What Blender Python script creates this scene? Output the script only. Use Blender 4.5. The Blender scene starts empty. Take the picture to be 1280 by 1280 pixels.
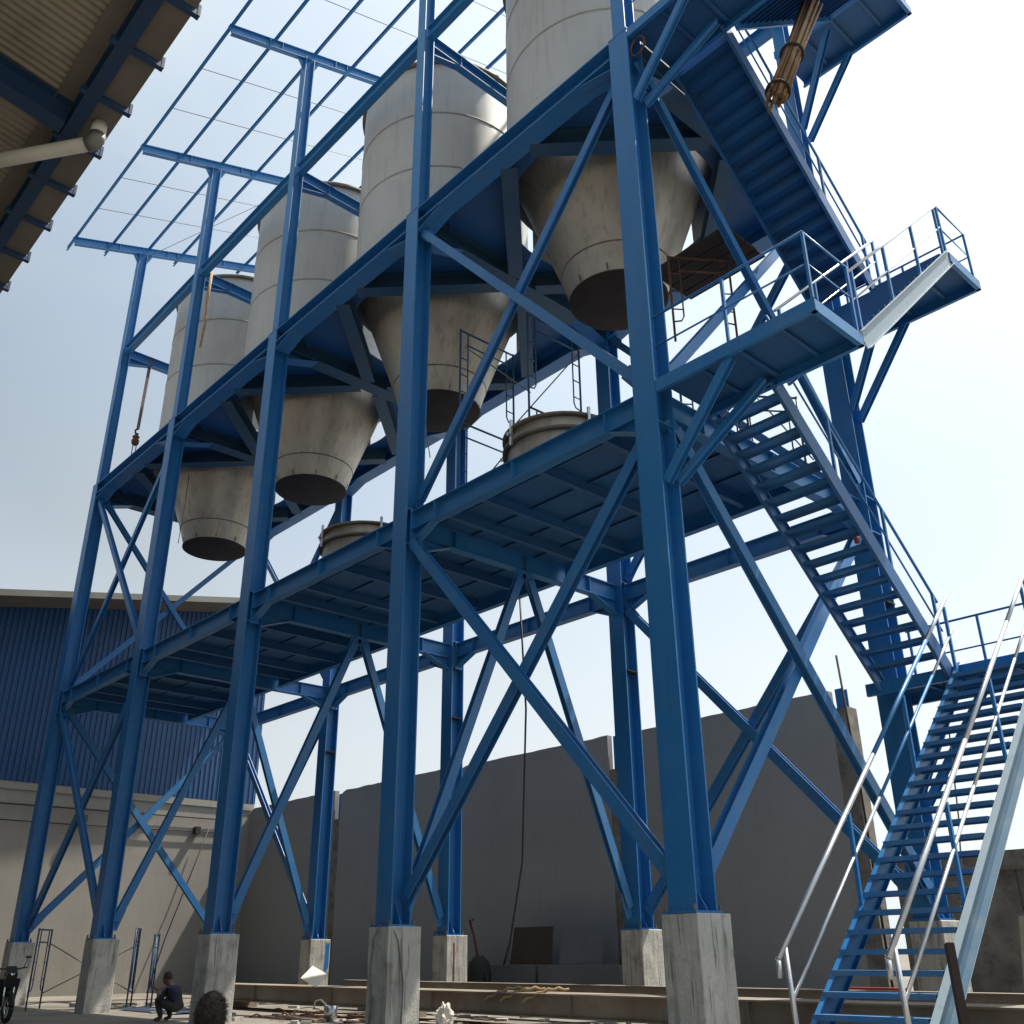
import bpy, bmesh, math, random
from mathutils import Vector, Matrix
random.seed(7)
V = Vector
scene = bpy.context.scene
COL = scene.collection

# ------------------------------------------------------------------ camera
YAW, PITCH, ROLL = math.radians(47.375), math.radians(23.909), math.radians(-0.575)
fw = V((-math.sin(YAW)*math.cos(PITCH), math.cos(YAW)*math.cos(PITCH), math.sin(PITCH)))
r0 = V((math.cos(YAW), math.sin(YAW), 0)); u0 = r0.cross(fw)
rt = r0*math.cos(ROLL) + u0*math.sin(ROLL); up = -r0*math.sin(ROLL) + u0*math.cos(ROLL)
cam = bpy.data.cameras.new('camera'); cam_o = bpy.data.objects.new('camera', cam); COL.objects.link(cam_o)
cam.sensor_width = 36; cam.lens = 36*1211.89/1280; cam.shift_y = (654.56-640)/1280
cam.clip_start = 0.05; cam.clip_end = 2000
m3 = Matrix((rt, up, -fw)).transposed()
cam_o.matrix_world = Matrix.Translation((7.663, -9.901, -0.408)) @ m3.to_4x4()
scene.camera = cam_o

# ------------------------------------------------------------------ sky and sun
SUN_AZ, SUN_EL = math.radians(70), math.radians(62)        # azimuth from +X towards +Y
sdir = V((math.cos(SUN_AZ)*math.cos(SUN_EL), math.sin(SUN_AZ)*math.cos(SUN_EL), math.sin(SUN_EL)))
w = bpy.data.worlds.new('World'); scene.world = w; w.use_nodes = True
nt = w.node_tree; N = nt.nodes; L = nt.links
bg = N['Background']; bg.inputs['Strength'].default_value = 0.12
sky = N.new('ShaderNodeTexSky'); sky.sky_type = 'NISHITA'; sky.sun_disc = False
sky.sun_elevation = SUN_EL; sky.sun_rotation = math.atan2(sdir.x, sdir.y)
sky.air_density = 1.0; sky.dust_density = 3.5; sky.ozone_density = 1.0
tc = N.new('ShaderNodeTexCoord')
mp = N.new('ShaderNodeMapping'); mp.inputs['Scale'].default_value = (1, 1, 2.2); L.new(tc.outputs['Generated'], mp.inputs[0])
cn = N.new('ShaderNodeTexNoise'); cn.inputs['Scale'].default_value = 2.3; cn.inputs['Detail'].default_value = 7; cn.inputs['Roughness'].default_value = 0.52
L.new(mp.outputs[0], cn.inputs['Vector'])
cr = N.new('ShaderNodeValToRGB'); cr.color_ramp.elements[0].position = 0.38; cr.color_ramp.elements[1].position = 0.68
cr.color_ramp.elements[0].color = (.5, .5, .5, 1); cr.color_ramp.elements[1].color = (.85, .85, .85, 1)
L.new(cn.outputs['Fac'], cr.inputs[0])
# thin cloud brightens towards the sun, as hazy cloud does
nrm = N.new('ShaderNodeVectorMath'); nrm.operation = 'NORMALIZE'; L.new(tc.outputs['Generated'], nrm.inputs[0])
dt = N.new('ShaderNodeVectorMath'); dt.operation = 'DOT_PRODUCT'; L.new(nrm.outputs[0], dt.inputs[0]); dt.inputs[1].default_value = sdir
mr = N.new('ShaderNodeMapRange'); mr.inputs['From Min'].default_value = 0.3; mr.inputs['From Max'].default_value = 0.8
mr.inputs['To Min'].default_value = 2.0; mr.inputs['To Max'].default_value = 5.5
L.new(dt.outputs['Value'], mr.inputs['Value'])
cc = N.new('ShaderNodeCombineColor')
for i, k in enumerate((.88, 1.0, 1.01)):
    mm_ = N.new('ShaderNodeMath'); mm_.operation = 'MULTIPLY'; mm_.inputs[1].default_value = k
    L.new(mr.outputs[0], mm_.inputs[0]); L.new(mm_.outputs[0], cc.inputs[i])
mx = N.new('ShaderNodeMix'); mx.data_type = 'RGBA'
L.new(cr.outputs[0], mx.inputs[0]); L.new(sky.outputs[0], mx.inputs[6]); L.new(cc.outputs[0], mx.inputs[7])
# haze whitening towards the horizon
sx_ = N.new('ShaderNodeSeparateXYZ'); L.new(nrm.outputs[0], sx_.inputs[0])
hz = N.new('ShaderNodeMapRange'); hz.interpolation_type = 'SMOOTHSTEP'
hz.inputs['From Min'].default_value = 0.0; hz.inputs['From Max'].default_value = 0.55; hz.inputs['To Min'].default_value = .92; hz.inputs['To Max'].default_value = 0.0
L.new(sx_.outputs['Z'], hz.inputs['Value'])
hc = N.new('ShaderNodeMapRange'); hc.inputs['From Min'].default_value = 0.0; hc.inputs['From Max'].default_value = 0.5
hc.inputs['To Min'].default_value = 2.9; hc.inputs['To Max'].default_value = 5.3; L.new(dt.outputs['Value'], hc.inputs['Value'])
hcc = N.new('ShaderNodeCombineColor')
for i, k in enumerate((.94, 1.0, 1.02)):
    mm_ = N.new('ShaderNodeMath'); mm_.operation = 'MULTIPLY'; mm_.inputs[1].default_value = k
    L.new(hc.outputs[0], mm_.inputs[0]); L.new(mm_.outputs[0], hcc.inputs[i])
mx2 = N.new('ShaderNodeMix'); mx2.data_type = 'RGBA'
L.new(hz.outputs[0], mx2.inputs[0]); L.new(mx.outputs[2], mx2.inputs[6]); L.new(hcc.outputs[0], mx2.inputs[7])
L.new(mx2.outputs[2], bg.inputs['Color'])
sl = bpy.data.lights.new('sun', 'SUN'); sl.energy = 4.2; sl.angle = math.radians(0.9); sl.color = (1, .94, .84)
so = bpy.data.objects.new('sun', sl); COL.objects.link(so); so.rotation_euler = sdir.to_track_quat('Z', 'Y').to_euler()
so.location = sdir*60
scene.view_settings.view_transform = 'Standard'; scene.view_settings.look = 'None'
scene.view_settings.exposure = 0.86; scene.view_settings.gamma = 1
scene.render.engine = 'CYCLES'
scene.cycles.max_bounces = 6

# ------------------------------------------------------------------ materials
RUST = (.16, .065, .03)
def mat(name, col, rough=.6, metal=0, col2=None, vscale=.6, dirt=None, damt=.5, dscale=2.0, dth=(.5, .7), streak=None, samt=.5, bump=.1, bscale=30, spec=.5, rust=0, drip=None):
    m = bpy.data.materials.new(name); m.use_nodes = True
    n = m.node_tree.nodes; l = m.node_tree.links; b = n['Principled BSDF']
    b.inputs['Roughness'].default_value = rough; b.inputs['Metallic'].default_value = metal
    b.inputs['Specular IOR Level'].default_value = spec
    g = n.new('ShaderNodeNewGeometry')
    def noise(scale, detail=4, vec=None, rg=.55):
        t = n.new('ShaderNodeTexNoise'); t.inputs['Scale'].default_value = scale; t.inputs['Detail'].default_value = detail
        t.inputs['Roughness'].default_value = rg
        l.new(vec or g.outputs['Position'], t.inputs['Vector']); return t.outputs['Fac']
    def ramp(fac, a, c):
        r = n.new('ShaderNodeMapRange'); r.inputs['From Min'].default_value = a; r.inputs['From Max'].default_value = c
        l.new(fac, r.inputs['Value']); return r.outputs[0]
    def mul(fac, k):
        r = n.new('ShaderNodeMath'); r.operation = 'MULTIPLY'; l.new(fac, r.inputs[0]); r.inputs[1].default_value = k; return r.outputs[0]
    def mix(fac, a, c):
        x = n.new('ShaderNodeMix'); x.data_type = 'RGBA'; l.new(fac, x.inputs[0])
        for s, i in ((a, 6), (c, 7)):
            if isinstance(s, tuple): x.inputs[i].default_value = (*s, 1)
            else: l.new(s, x.inputs[i])
        return x.outputs[2]
    cur = col
    if col2: cur = mix(ramp(noise(vscale, 5), .35, .65), cur, col2)
    if dirt: cur = mix(mul(ramp(noise(dscale, 6, None, .65), *dth), damt), cur, dirt)
    if streak:
        mpn = n.new('ShaderNodeMapping'); mpn.inputs['Scale'].default_value = (5, 5, .35); l.new(g.outputs['Position'], mpn.inputs[0])
        cur = mix(mul(ramp(noise(1.6, 5, mpn.outputs[0]), .52, .75), samt), cur, streak)
    if drip:
        md = n.new('ShaderNodeMapping'); md.inputs['Scale'].default_value = (13, 13, .8); l.new(g.outputs['Position'], md.inputs[0])
        cur = mix(mul(ramp(noise(1.7, 5, md.outputs[0], .6), .57, .66), .75), cur, drip)
    if rust:
        pr = n.new('ShaderNodeMath'); pr.operation = 'MULTIPLY'
        l.new(ramp(noise(1.1, 3), .42, .66), pr.inputs[0]); l.new(ramp(noise(26, 5, None, .7), .60, .68), pr.inputs[1])
        cur = mix(mul(pr.outputs[0], rust), cur, RUST)
        mq = n.new('ShaderNodeMapping'); mq.inputs['Scale'].default_value = (9, 9, .5); l.new(g.outputs['Position'], mq.inputs[0])
        cur = mix(mul(ramp(noise(2.2, 4, mq.outputs[0]), .60, .74), rust*.35), cur, (.16, .14, .13))
    if isinstance(cur, tuple): b.inputs['Base Color'].default_value = (*cur, 1)
    else: l.new(cur, b.inputs['Base Color'])
    rv = n.new('ShaderNodeMapRange'); rv.inputs['To Min'].default_value = max(.05, rough-.1); rv.inputs['To Max'].default_value = min(1, rough+.12)
    l.new(noise(3.5, 4), rv.inputs['Value']); l.new(rv.outputs[0], b.inputs['Roughness'])
    if bump:
        bp = n.new('ShaderNodeBump'); bp.inputs['Strength'].default_value = bump; bp.inputs['Distance'].default_value = .02
        l.new(noise(bscale, 4), bp.inputs['Height']); l.new(bp.outputs[0], b.inputs['Normal'])
    return m
M = {}
M['blue'] = mat('blue_paint', (.015, .152, .41), .40, 0, (.024, .172, .41), .5, (.08, .19, .32), .5, 1.9, (.52, .78), (.03, .09, .19), .3, .05, 25, rust=.8)
M['blue_b'] = mat('blue_paint_braces', (.020, .155, .41), .44, 0, (.036, .18, .41), .7, (.12, .21, .29), .4, 3.0, (.5, .75), RUST, .1, .05, 25, rust=.8)
M['blue_d'] = mat('blue_paint_shaded', (.014, .10, .28), .55, 0, (.02, .105, .26), .5, (.06, .065, .07), .35, 1.6, (.48, .75), None, 0, .08, 18)  # blue darkened in its colour for the shade under decks, landings and stairs
M['under'] = mat('dull_shaded_paint', (.020, .085, .17), .6, 0, (.03, .09, .15), .7, (.06, .07, .07), .5, 1.8, (.48, .72), None, 0, .08, 18, rust=.5)  # dull paint toned down further, carrying the shade below the upper platform
M['primer_d'] = mat('weathered_grey_blue', (.07, .15, .24), .55, 0, (.10, .18, .25), .8, (.25, .27, .28), .4, 2.5, (.5, .7), None, 0, .06, 20, rust=.6)
M['seam'] = mat('faint_weld_seam', (.24, .225, .20), .7, .2, (.31, .295, .265), 3)
M['primer'] = mat('faded_blue_grey_paint', (.24, .31, .36), .5, 0, (.25, .33, .39), .8, RUST, .2, 6, (.6, .7), None, 0, .06, 20)
M['tread'] = mat('worn_blue_treads', (.025, .14, .33), .55, 0, (.045, .16, .33), 1.2, (.16, .20, .23), .5, 4, (.5, .72), None, 0, .1, 20, rust=.6)
M['galv'] = mat('galvanised_pipe', (.62, .63, .64), .32, .85, (.5, .51, .53), 3, None, 0, 1, (.5, .7), None, 0, .03, 40)
M['steel'] = mat('dull_stainless_plate', (.47, .47, .455), .52, .2, (.41, .41, .40), .35, (.33, .31, .28), .3, .9, (.5, .75), (.30, .275, .23), .5, .05, 9)
M['cone'] = mat('dull_stainless_hopper', (.46, .42, .355), .44, .4, (.36, .325, .27), .5, (.22, .19, .15), .35, 1.3, (.5, .75), (.15, .125, .095), .5, .05, 12)
M['weld'] = mat('weld_seam', (.13, .10, .08), .7, .3, (.20, .17, .14), 3)
M['darkrust'] = mat('rusty_plate', (.030, .020, .016), .9, 0, (.042, .026, .02), 1.5, (.015, .012, .011), .6, 3)
M['rust'] = mat('rusty_steel', (.14, .055, .03), .8, .1, (.09, .04, .026), 2, (.22, .10, .05), .5, 5)
M['conc'] = mat('cast_concrete', (.52, .505, .46), .9, 0, (.42, .41, .38), 1.3, (.16, .15, .13), .55, 3.4, (.5, .7), (.09, .085, .075), .6, .45, 22, drip=(.11, .105, .095))
M['render'] = mat('grey_cement_render', (.265, .262, .252), .92, 0, (.295, .29, .278), .2, (.21, .208, .20), .3, .5, (.5, .7), (.225, .222, .214), .4, .2, 22)
M['pillar'] = mat('rough_concrete_post', (.23, .21, .18), .95, 0, (.13, .115, .10), 2, (.06, .055, .05), .6, 5, (.5, .68), None, 0, .5, 12)
M['white'] = mat('whitewashed_wall', (.31, .293, .262), .9, 0, (.27, .255, .228), .3, (.20, .19, .17), .4, .9, (.5, .75), (.23, .21, .17), .4, .12, 30)
M['clad'] = mat('blue_wall_sheet', (.007, .055, .165), .45, 0, (.009, .066, .19), .4, None, 0, 1, (.5, .7), (.02, .045, .10), .4, .03, 20)
M['zinc'] = mat('old_roof_sheet', (.33, .29, .23), .7, .1, (.26, .23, .18), .7, (.14, .11, .08), .5, 2, (.5, .75), None, 0, .05, 30)
M['fascia'] = mat('grey_metal_fascia', (.20, .20, .18), .55, .2, (.16, .16, .145), .6)
M['soffit'] = mat('gutter_sheet', (.17, .15, .125), .6, .15, (.21, .185, .155), .5, (.12, .10, .085), .5, 1.2)
M['navy'] = mat('dark_blue_paint', (.012, .05, .13), .5, 0, (.018, .055, .13), .6, (.05, .05, .05), .4, 3)
M['pvc'] = mat('white_pvc_pipe', (.62, .60, .53), .45, 0, (.55, .52, .45), 1.5)
M['ground'] = mat('dusty_concrete_yard', (.22, .20, .168), .95, 0, (.155, .14, .116), .35, (.08, .072, .06), .6, .9, (.48, .68), None, 0, .5, 6)
M['girder'] = mat('bare_brown_steel', (.27, .235, .19), .75, .1, (.19, .16, .125), .8, RUST, .5, 2.4, (.5, .7), None, 0, .06, 20)
M['rope'] = mat('rope_fibre', (.42, .30, .16), .9, 0, (.33, .23, .12), 8, None, 0, 1, (.5, .7), None, 0, .3, 120)
M['strap'] = mat('purple_brown_webbing', (.16, .11, .12), .9, 0, (.20, .15, .14), 6)
M['wire'] = mat('black_cable', (.02, .02, .02), .6)
M['greywire'] = mat('thin_steel_wire', (.20, .20, .19), .5, .6)
M['bamboo'] = mat('bamboo_brown', (.21, .12, .05), .65, 0, (.13, .07, .03), 4, (.30, .19, .09), .5, 9)
M['paper'] = mat('white_paper', (.72, .68, .60), .9, 0, (.62, .57, .49), 3)
M['redp'] = mat('red_paint', (.38, .03, .025), .5, 0, (.28, .025, .02), 2, (.10, .05, .04), .5, 4)
M['wood'] = mat('weathered_timber', (.36, .30, .23), .9, 0, (.27, .22, .16), 3, None, 0, 1, (.5, .7), (.18, .14, .10), .5, .3, 25)
M['skin'] = mat('skin', (.17, .095, .06), .6, 0, (.15, .08, .05), 6)
M['shirt'] = mat('navy_cloth', (.022, .026, .05), .95, 0, (.03, .034, .06), 5, None, 0, 1, (.5, .7), None, 0, .3, 60)
M['trousers'] = mat('dark_cloth', (.035, .033, .03), .95, 0, (.05, .046, .04), 5, None, 0, 1, (.5, .7), None, 0, .3, 60)
M['hair'] = mat('dark_hair', (.018, .013, .010), .7, 0, (.03, .02, .014), 9)
M['rubber'] = mat('black_rubber', (.018, .018, .018), .8)
M['blackp'] = mat('black_gloss', (.015, .015, .017), .3)
M['yellow'] = mat('yellow_plastic', (.55, .36, .04), .5)
M['chrome'] = mat('chrome', (.7, .7, .7), .15, 1, bump=0)
M['tarp'] = mat('dark_blue_tarp', (.012, .025, .055), .6, 0, (.018, .032, .06), 3)
M['plywood'] = mat('dark_brown_board', (.05, .033, .026), .8, 0, (.06, .04, .03), 2)
M['sheet'] = mat('grey_blue_steel_sheet', (.15, .165, .185), .6, .1, (.13, .14, .155), 1, RUST, .3, 3)

# ------------------------------------------------------------------ mesh helpers
class MB:
    def __init__(s): s.v = []; s.f = []; s.sm = []
    def add(s, vs, fs, smooth=False):
        o = len(s.v); s.v += [V(p) for p in vs]; s.f += [tuple(i+o for i in f) for f in fs]
        s.sm += list(smooth) if isinstance(smooth, list) else [smooth]*len(fs); return s
    def ext(s, poly, a, b, upv=(0, 0, 1), smooth=False, cut0=None):
        a = V(a); b = V(b); d = (b-a).normalized(); u = d.cross(V(upv))
        if u.length < 1e-5: u = d.cross(V((0, 1, 0)))
        u.normalize(); v = u.cross(d); n = len(poly)
        vs = [a+u*p[0]+v*p[1] for p in poly]+[b+u*p[0]+v*p[1] for p in poly]
        fs = [(i, (i+1) % n, (i+1) % n+n, i+n) for i in range(n)]+[tuple(range(n-1, -1, -1)), tuple(range(n, 2*n))]
        return s.add(vs, fs, [smooth]*n+[False]*2)
    def box(s, lo, hi):
        x0, y0, z0 = lo; x1, y1, z1 = hi
        return s.add([(x0, y0, z0), (x1, y0, z0), (x1, y1, z0), (x0, y1, z0), (x0, y0, z1), (x1, y0, z1), (x1, y1, z1), (x0, y1, z1)],
                     [(3, 2, 1, 0), (4, 5, 6, 7), (0, 1, 5, 4), (1, 2, 6, 5), (2, 3, 7, 6), (3, 0, 4, 7)])
    def lathe(s, prof, c, n=48, closed=False, gap=None):
        c = V(c); vs = []; fs = []
        for (r, z) in prof:
            for i in range(n):
                t = 2*math.pi*i/n; vs.append(c+V((r*math.cos(t), r*math.sin(t), z)))
        k = len(prof)
        for j in range(k if closed else k-1):
            for i in range(n):
                if gap and gap(i, j): continue
                j2 = (j+1) % k
                fs.append((j*n+i, j*n+(i+1) % n, j2*n+(i+1) % n, j2*n+i))
        return s.add(vs, fs, True)
    def tube(s, pts, r, n=8):
        pts = [V(p) for p in pts]; vs = []; fs = []; pu = None
        for i, p in enumerate(pts):
            d = (pts[min(i+1, len(pts)-1)]-pts[max(i-1, 0)]).normalized()
            u = d.cross(V((0, 0, 1)))
            if u.length < 1e-3: u = d.cross(V((0, 1, 0)))
            u.normalize()
            if pu and u.dot(pu) < 0: u = -u
            pu = u; v = u.cross(d)
            rr = r[i] if isinstance(r, (list, tuple)) else r
            for k in range(n):
                t = 2*math.pi*k/n; vs.append(p+u*rr*math.cos(t)+v*rr*math.sin(t))
        m = len(pts)
        for i in range(m-1):
            for k in range(n): fs.append((i*n+k, i*n+(k+1) % n, (i+1)*n+(k+1) % n, (i+1)*n+k))
        sm = [True]*len(fs)
        fs += [tuple(range(n-1, -1, -1)), tuple(range((m-1)*n, m*n))]
        return s.add(vs, fs, sm+[False, False])
    def poly(s, pts, th):      # flat outline extruded along vector th
        n = len(pts); th = V(th)
        return s.add([V(p) for p in pts]+[V(p)+th for p in pts], [(i, (i+1) % n, (i+1) % n+n, i+n) for i in range(n)]+[tuple(range(n-1, -1, -1)), tuple(range(n, 2*n))])
    def mesh(s, name, org):
        me = bpy.data.meshes.new(name); me.from_pydata([p-org for p in s.v], [], s.f); me.update()
        me.polygons.foreach_set('use_smooth', s.sm)
        bm = bmesh.new(); bm.from_mesh(me); bmesh.ops.recalc_face_normals(bm, faces=bm.faces); bm.to_mesh(me); bm.free()
        return me
WL = {}
def place(o, loc, parent):
    COL.objects.link(o); loc = V(loc); WL[o.name] = loc
    if parent is not None: o.parent = parent; o.location = loc-WL[parent.name]
    else: o.location = loc
    return o
def obj(name, mb, m, parent=None, org=None, label=None, cat=None, group=None, kind=None):
    org = V(org) if org is not None else (mb.v[0].copy() if parent is not None else V((sum(p.x for p in mb.v)/len(mb.v), sum(p.y for p in mb.v)/len(mb.v), min(p.z for p in mb.v))))
    me = mb.mesh(name, org); me.materials.append(M[m] if isinstance(m, str) else m)
    o = bpy.data.objects.new(name, me); place(o, org, parent); tag(o, label, cat, group, kind); return o
def tag(o, label=None, cat=None, group=None, kind=None):
    if label: o['label'] = label
    if cat: o['category'] = cat
    if group: o['group'] = group
    if kind: o['kind'] = kind
def dup(o, loc, parent=None):
    c = o.copy(); return place(c, loc, parent)
def thing(name, loc, label, cat, group=None):
    o = bpy.data.objects.new(name, None); o.empty_display_size = .2; place(o, loc, None); tag(o, label, cat, group); return o
def copy_thing(src, loc, label, group=None):
    loc = V(loc); base = WL[src.name]; r = dup(src, loc); tag(r, label, None, group)
    for ch in list(src.children):
        c = dup(ch, WL[ch.name]-base+loc, r)
        for g in list(ch.children): dup(g, WL[g.name]-base+loc, c)
    return r
def H(b, h, tf=.02, tw=.014):
    x, y, t, q = b/2, h/2, tw/2, h/2-tf
    return [(-x, -y), (x, -y), (x, -q), (t, -q), (t, q), (x, q), (x, y), (-x, y), (-x, q), (-t, q), (-t, -q), (-x, -q)]
def CH(b, h, t=.012, flip=1):
    x, y = b*flip, h/2
    p = [(0, -y), (x, -y), (x, -y+t), (t*flip, -y+t), (t*flip, y-t), (x, y-t), (x, y), (0, y)]
    return p if flip > 0 else p[::-1]
def LA(a, t=.012): return [(0, 0), (a, 0), (a, t), (t, t), (t, a), (0, a)]
def BX(b, h): return [(-b/2, -h/2), (b/2, -h/2), (b/2, h/2), (-b/2, h/2)]
def RD(r, n=8): return [(r*math.cos(2*math.pi*i/n), r*math.sin(2*math.pi*i/n)) for i in range(n)]
UPZ = (0, 0, 1)
GZ = -1.6                                     # yard level (tower pedestal tops are z = 0)

# ------------------------------------------------------------------ ground
g = MB(); n = 24
g.add([(-300, -300, GZ), (300, -300, GZ), (300, 300, GZ), (-300, 300, GZ)], [(0, 1, 2, 3)])
obj('ground', g, 'ground', kind='structure')

# ------------------------------------------------------------------ warehouse on the left
WX = -30.0
wh = thing('warehouse', (WX, 2, GZ), 'tall warehouse with blue ribbed cladding above a whitewashed lower wall', 'warehouse')
YR = 10.1
def gz(y): return 11.42+(y+1.5)*.196
obj('lower_wall', MB().box((WX-.3, -16, GZ), (WX, YR, 5.35)), 'white', wh, label='whitewashed masonry lower wall')
obj('wall_ledge', MB().box((WX-.32, -16, 5.05), (WX+.05, YR+.02, 5.30)), 'white', wh)
y = YR+.05
sheet_me = {}
k = 0
while y > -16:
    y0 = y-1.0; mb = MB(); ztop = gz((y+y0)/2)-.15
    prof = []
    for i in range(5):
        b0 = y-i*.2
        prof += [(b0, .02), (b0-.05, .02), (b0-.075, .055), (b0-.125, .055), (b0-.15, .02)]
    prof.append((y-1.0, .02))
    vs = []; fs = []
    for (yy, dx) in prof: vs += [(WX+dx, yy, 5.32), (WX+dx, yy, gz(yy)-.12)]
    for i in range(len(prof)-1): fs.append((2*i, 2*i+2, 2*i+3, 2*i+1))
    mb.add(vs, fs)
    obj('cladding_sheet', mb, 'clad', wh); y = y0; k += 1
mb = MB().poly([(WX-.02, -16, gz(-16)-.5), (WX-.02, YR+.3, gz(YR+.3)-.5), (WX-.02, YR+.3, gz(YR+.3)-.05), (WX-.02, -16, gz(-16)-.05)], (.03, 0, 0))
obj('gable_back_board', mb, 'clad', wh)
a, b = V((WX+1.8, -16, gz(-16))), V((WX+1.8, YR+.35, gz(YR+.35)))
mb = MB().poly([a+V((0, 0, -.16)), b+V((0, 0, -.16)), b+V((0, 0, .08)), a+V((0, 0, .08))], (.03, 0, 0))
obj('fascia', mb, 'fascia', wh, label='pale grey metal fascia')
mb = MB().poly([a+V((-6, 0, -.10)), b+V((-6, 0, -.10)), b+V((0, 0, -.10)), a+V((0, 0, -.10))], (0, 0, .06))
obj('roof', mb, 'soffit', wh)
obj('conduit', MB().tube([(WX+.1, -16, 4.55), (WX+.1, -4, 4.50), (WX+.1, 3, 4.56), (WX+.1, 9.2, 4.60)], .03, 6), 'wire', wh)
obj('conduit', MB().tube([(WX+.1, -16, 3.95), (WX+.1, 3, 4.0), (WX+.1, 8.9, 4.1)], .022, 6), 'wire', wh)
for yy, zz in ((3.2, 4.2), (7.6, 4.1), (9.3, 4.75)):
    obj('lamp_box', MB().box((WX+.02, yy, zz-.12), (WX+.28, yy+.2, zz+.14)), 'wire', wh)
obj('slack_wire', MB().tube([(WX+.25, 8.2, 4.4), (WX+.22, 7.6, 2.4), (WX+.25, 6.9, .2), (WX+.3, 6.45, GZ)], .022, 5), 'wire', label='dark slack wire hanging down the sunlit whitewashed wall', cat='wire')

# ------------------------------------------------------------------ boundary wall
WY = 10.0
bw = thing('boundary_wall', (-16, WY, GZ), 'high grey rendered boundary wall of tall panels behind the tower', 'wall')
xs_p = [-30.2, -23.5, -16.75, -10.0, -3.25]
for i in range(4):
    x0, x1 = xs_p[i]+.2, xs_p[i+1]-.2
    top = 5.12-.05*i; mb = MB()
    rw = random.Random(i); tp = [(x1-(x1-x0-.35)*q/22, WY, top+rw.uniform(-.012, .012)) for q in range(23)]
    pts = [(x0, WY, GZ), (x1, WY, GZ)]+tp+[(x0+.12, WY, top-.06), (x0, WY, top-.22)]
    mb.poly(pts, (0, .18, 0)); obj('panel', mb, 'render', bw)
for i, x in enumerate(xs_p[1:]):
    mb = MB().box((x-.2, WY+.02, GZ), (x+.2, WY+.42, 4.55 if i == 3 else 4.1)); obj('pillar', mb, 'pillar', bw)
    pb = obj('steel_stub', MB().ext(H(.2, .2), (x, WY+.22, 4.1), (x, WY+.22, 5.0), (0, 1, 0)), 'blue', bw)
lw = thing('low_wall', (6, WY, GZ), 'low dark concrete wall at the right behind the stairs', 'wall')
for i in range(7):
    x0 = -2.6+i*2.4
    obj('wall_panel', MB().box((x0+.01, WY+.1, GZ), (x0+2.39, WY+.28, .95)), 'pillar', lw)
obj('coping', MB().box((-2.7, WY+.04, .95), (14.3, WY+.34, 1.30)), 'pillar', lw)

# ------------------------------------------------------------------ tower
XS = [0.0, -6.0, -12.0, -18.0, -24.0]; D = 6.0
Z1, Z2, Z3 = 7.19, 14.42, 20.1
tw = thing('steel_tower', (-12, 3, 0), 'tall blue painted steel frame tower carrying four silos', 'tower')
secL, secU = H(.417, .398, .026, .018), H(.29, .29, .02, .014)
def rz(y): return 24.40+.35*y               # underside of the rafters
pm = None
peds = []
for row, yy in ((0, 0.0), (1, D)):
    for i, x in enumerate(XS):
        c = obj('column', MB().ext(secL, (x, yy, .03), (x, yy, 14.45), (0, 1, 0)), 'blue', tw, (x, yy, .03))
        obj('upper_column', MB().ext(secU, (x, yy, 14.47), (x, yy, rz(yy)-.02), (0, 1, 0)), 'blue', c, (x, yy, 14.47))
        obj('base_plate', MB().box((x-.25, yy-.27, .002), (x+.25, yy+.27, .03)), 'blue', c)
        for sx in (-1, 1):
            for sy in (-1, 1): obj('anchor_bolt', MB().ext(RD(.022, 6), (x+sx*.215, yy+sy*.245, .02), (x+sx*.215, yy+sy*.245, .10)), 'weld', c)
            st = [(x+sx*.02, yy, .035), (x+sx*.205, yy, .035), (x+sx*.19, yy, .07), (x+sx*.02, yy, .34)]
            obj('gusset', MB().poly(st, (0, .014, 0)), 'blue', c)
        obj('splice_plate', MB().box((x-.215, yy-.205, 14.45), (x+.215, yy+.205, 14.47)), 'blue', c)
        for z in (6.55, 7.25):
            for sy in (-1, 1): pass
            obj('stiffener', MB().box((x+.012, yy-.17, z-.01), (x+.2, yy+.17, z+.01)), 'blue', c)
        for z in (4.9+.3*row,):
            if row: obj('stiffener', MB().box((x+.012, yy-.17, z-.012), (x+.235, yy+.17, z+.012)), 'darkrust', c)
        # head of the roof post: two flared plates
        for sy in (-1, 1):
            zt = rz(yy)-.03
            obj('head_plate', MB().poly([(x-.012, yy+sy*.146, zt-.45), (x-.012, yy+sy*.36, zt+sy*.12), (x-.012, yy+sy*.146, zt+sy*.05)], (.024, 0, 0)), 'blue', c)
secB1, secB2, secB3 = H(.2, .38, .016, .011), H(.42, .40, .024, .015), H(.2, .36, .016, .011)
def haunch(x, y, z, dx, dy, parent, w=.2, l=.8, h=.3):
    # tapered haunch under a beam end, pointing along (dx, dy)
    d = V((dx, dy, 0)); s = V((-dy, dx, 0)); o = V((x, y, z))
    mb = MB().poly([o-s*.006, o+d*l-s*.006, o-V((0, 0, h))-s*.006], s*.012)
    mb.poly([o+d*l-s*w/2, o+d*l+s*w/2, o-V((0, 0, h))+s*w/2, o-V((0, 0, h))-s*w/2], d*.001+V((0, 0, .016)))
    return obj('haunch', mb, 'blue', parent)
def xbeam(name, i, y, z, sec, gap, m='blue', stiff=(), hw=None):
    x1, x0 = XS[i]-gap, XS[i+1]+gap
    bt = obj(name, MB().ext(sec, (x0, y, z), (x1, y, z)), m, tw)
    return bt
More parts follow.
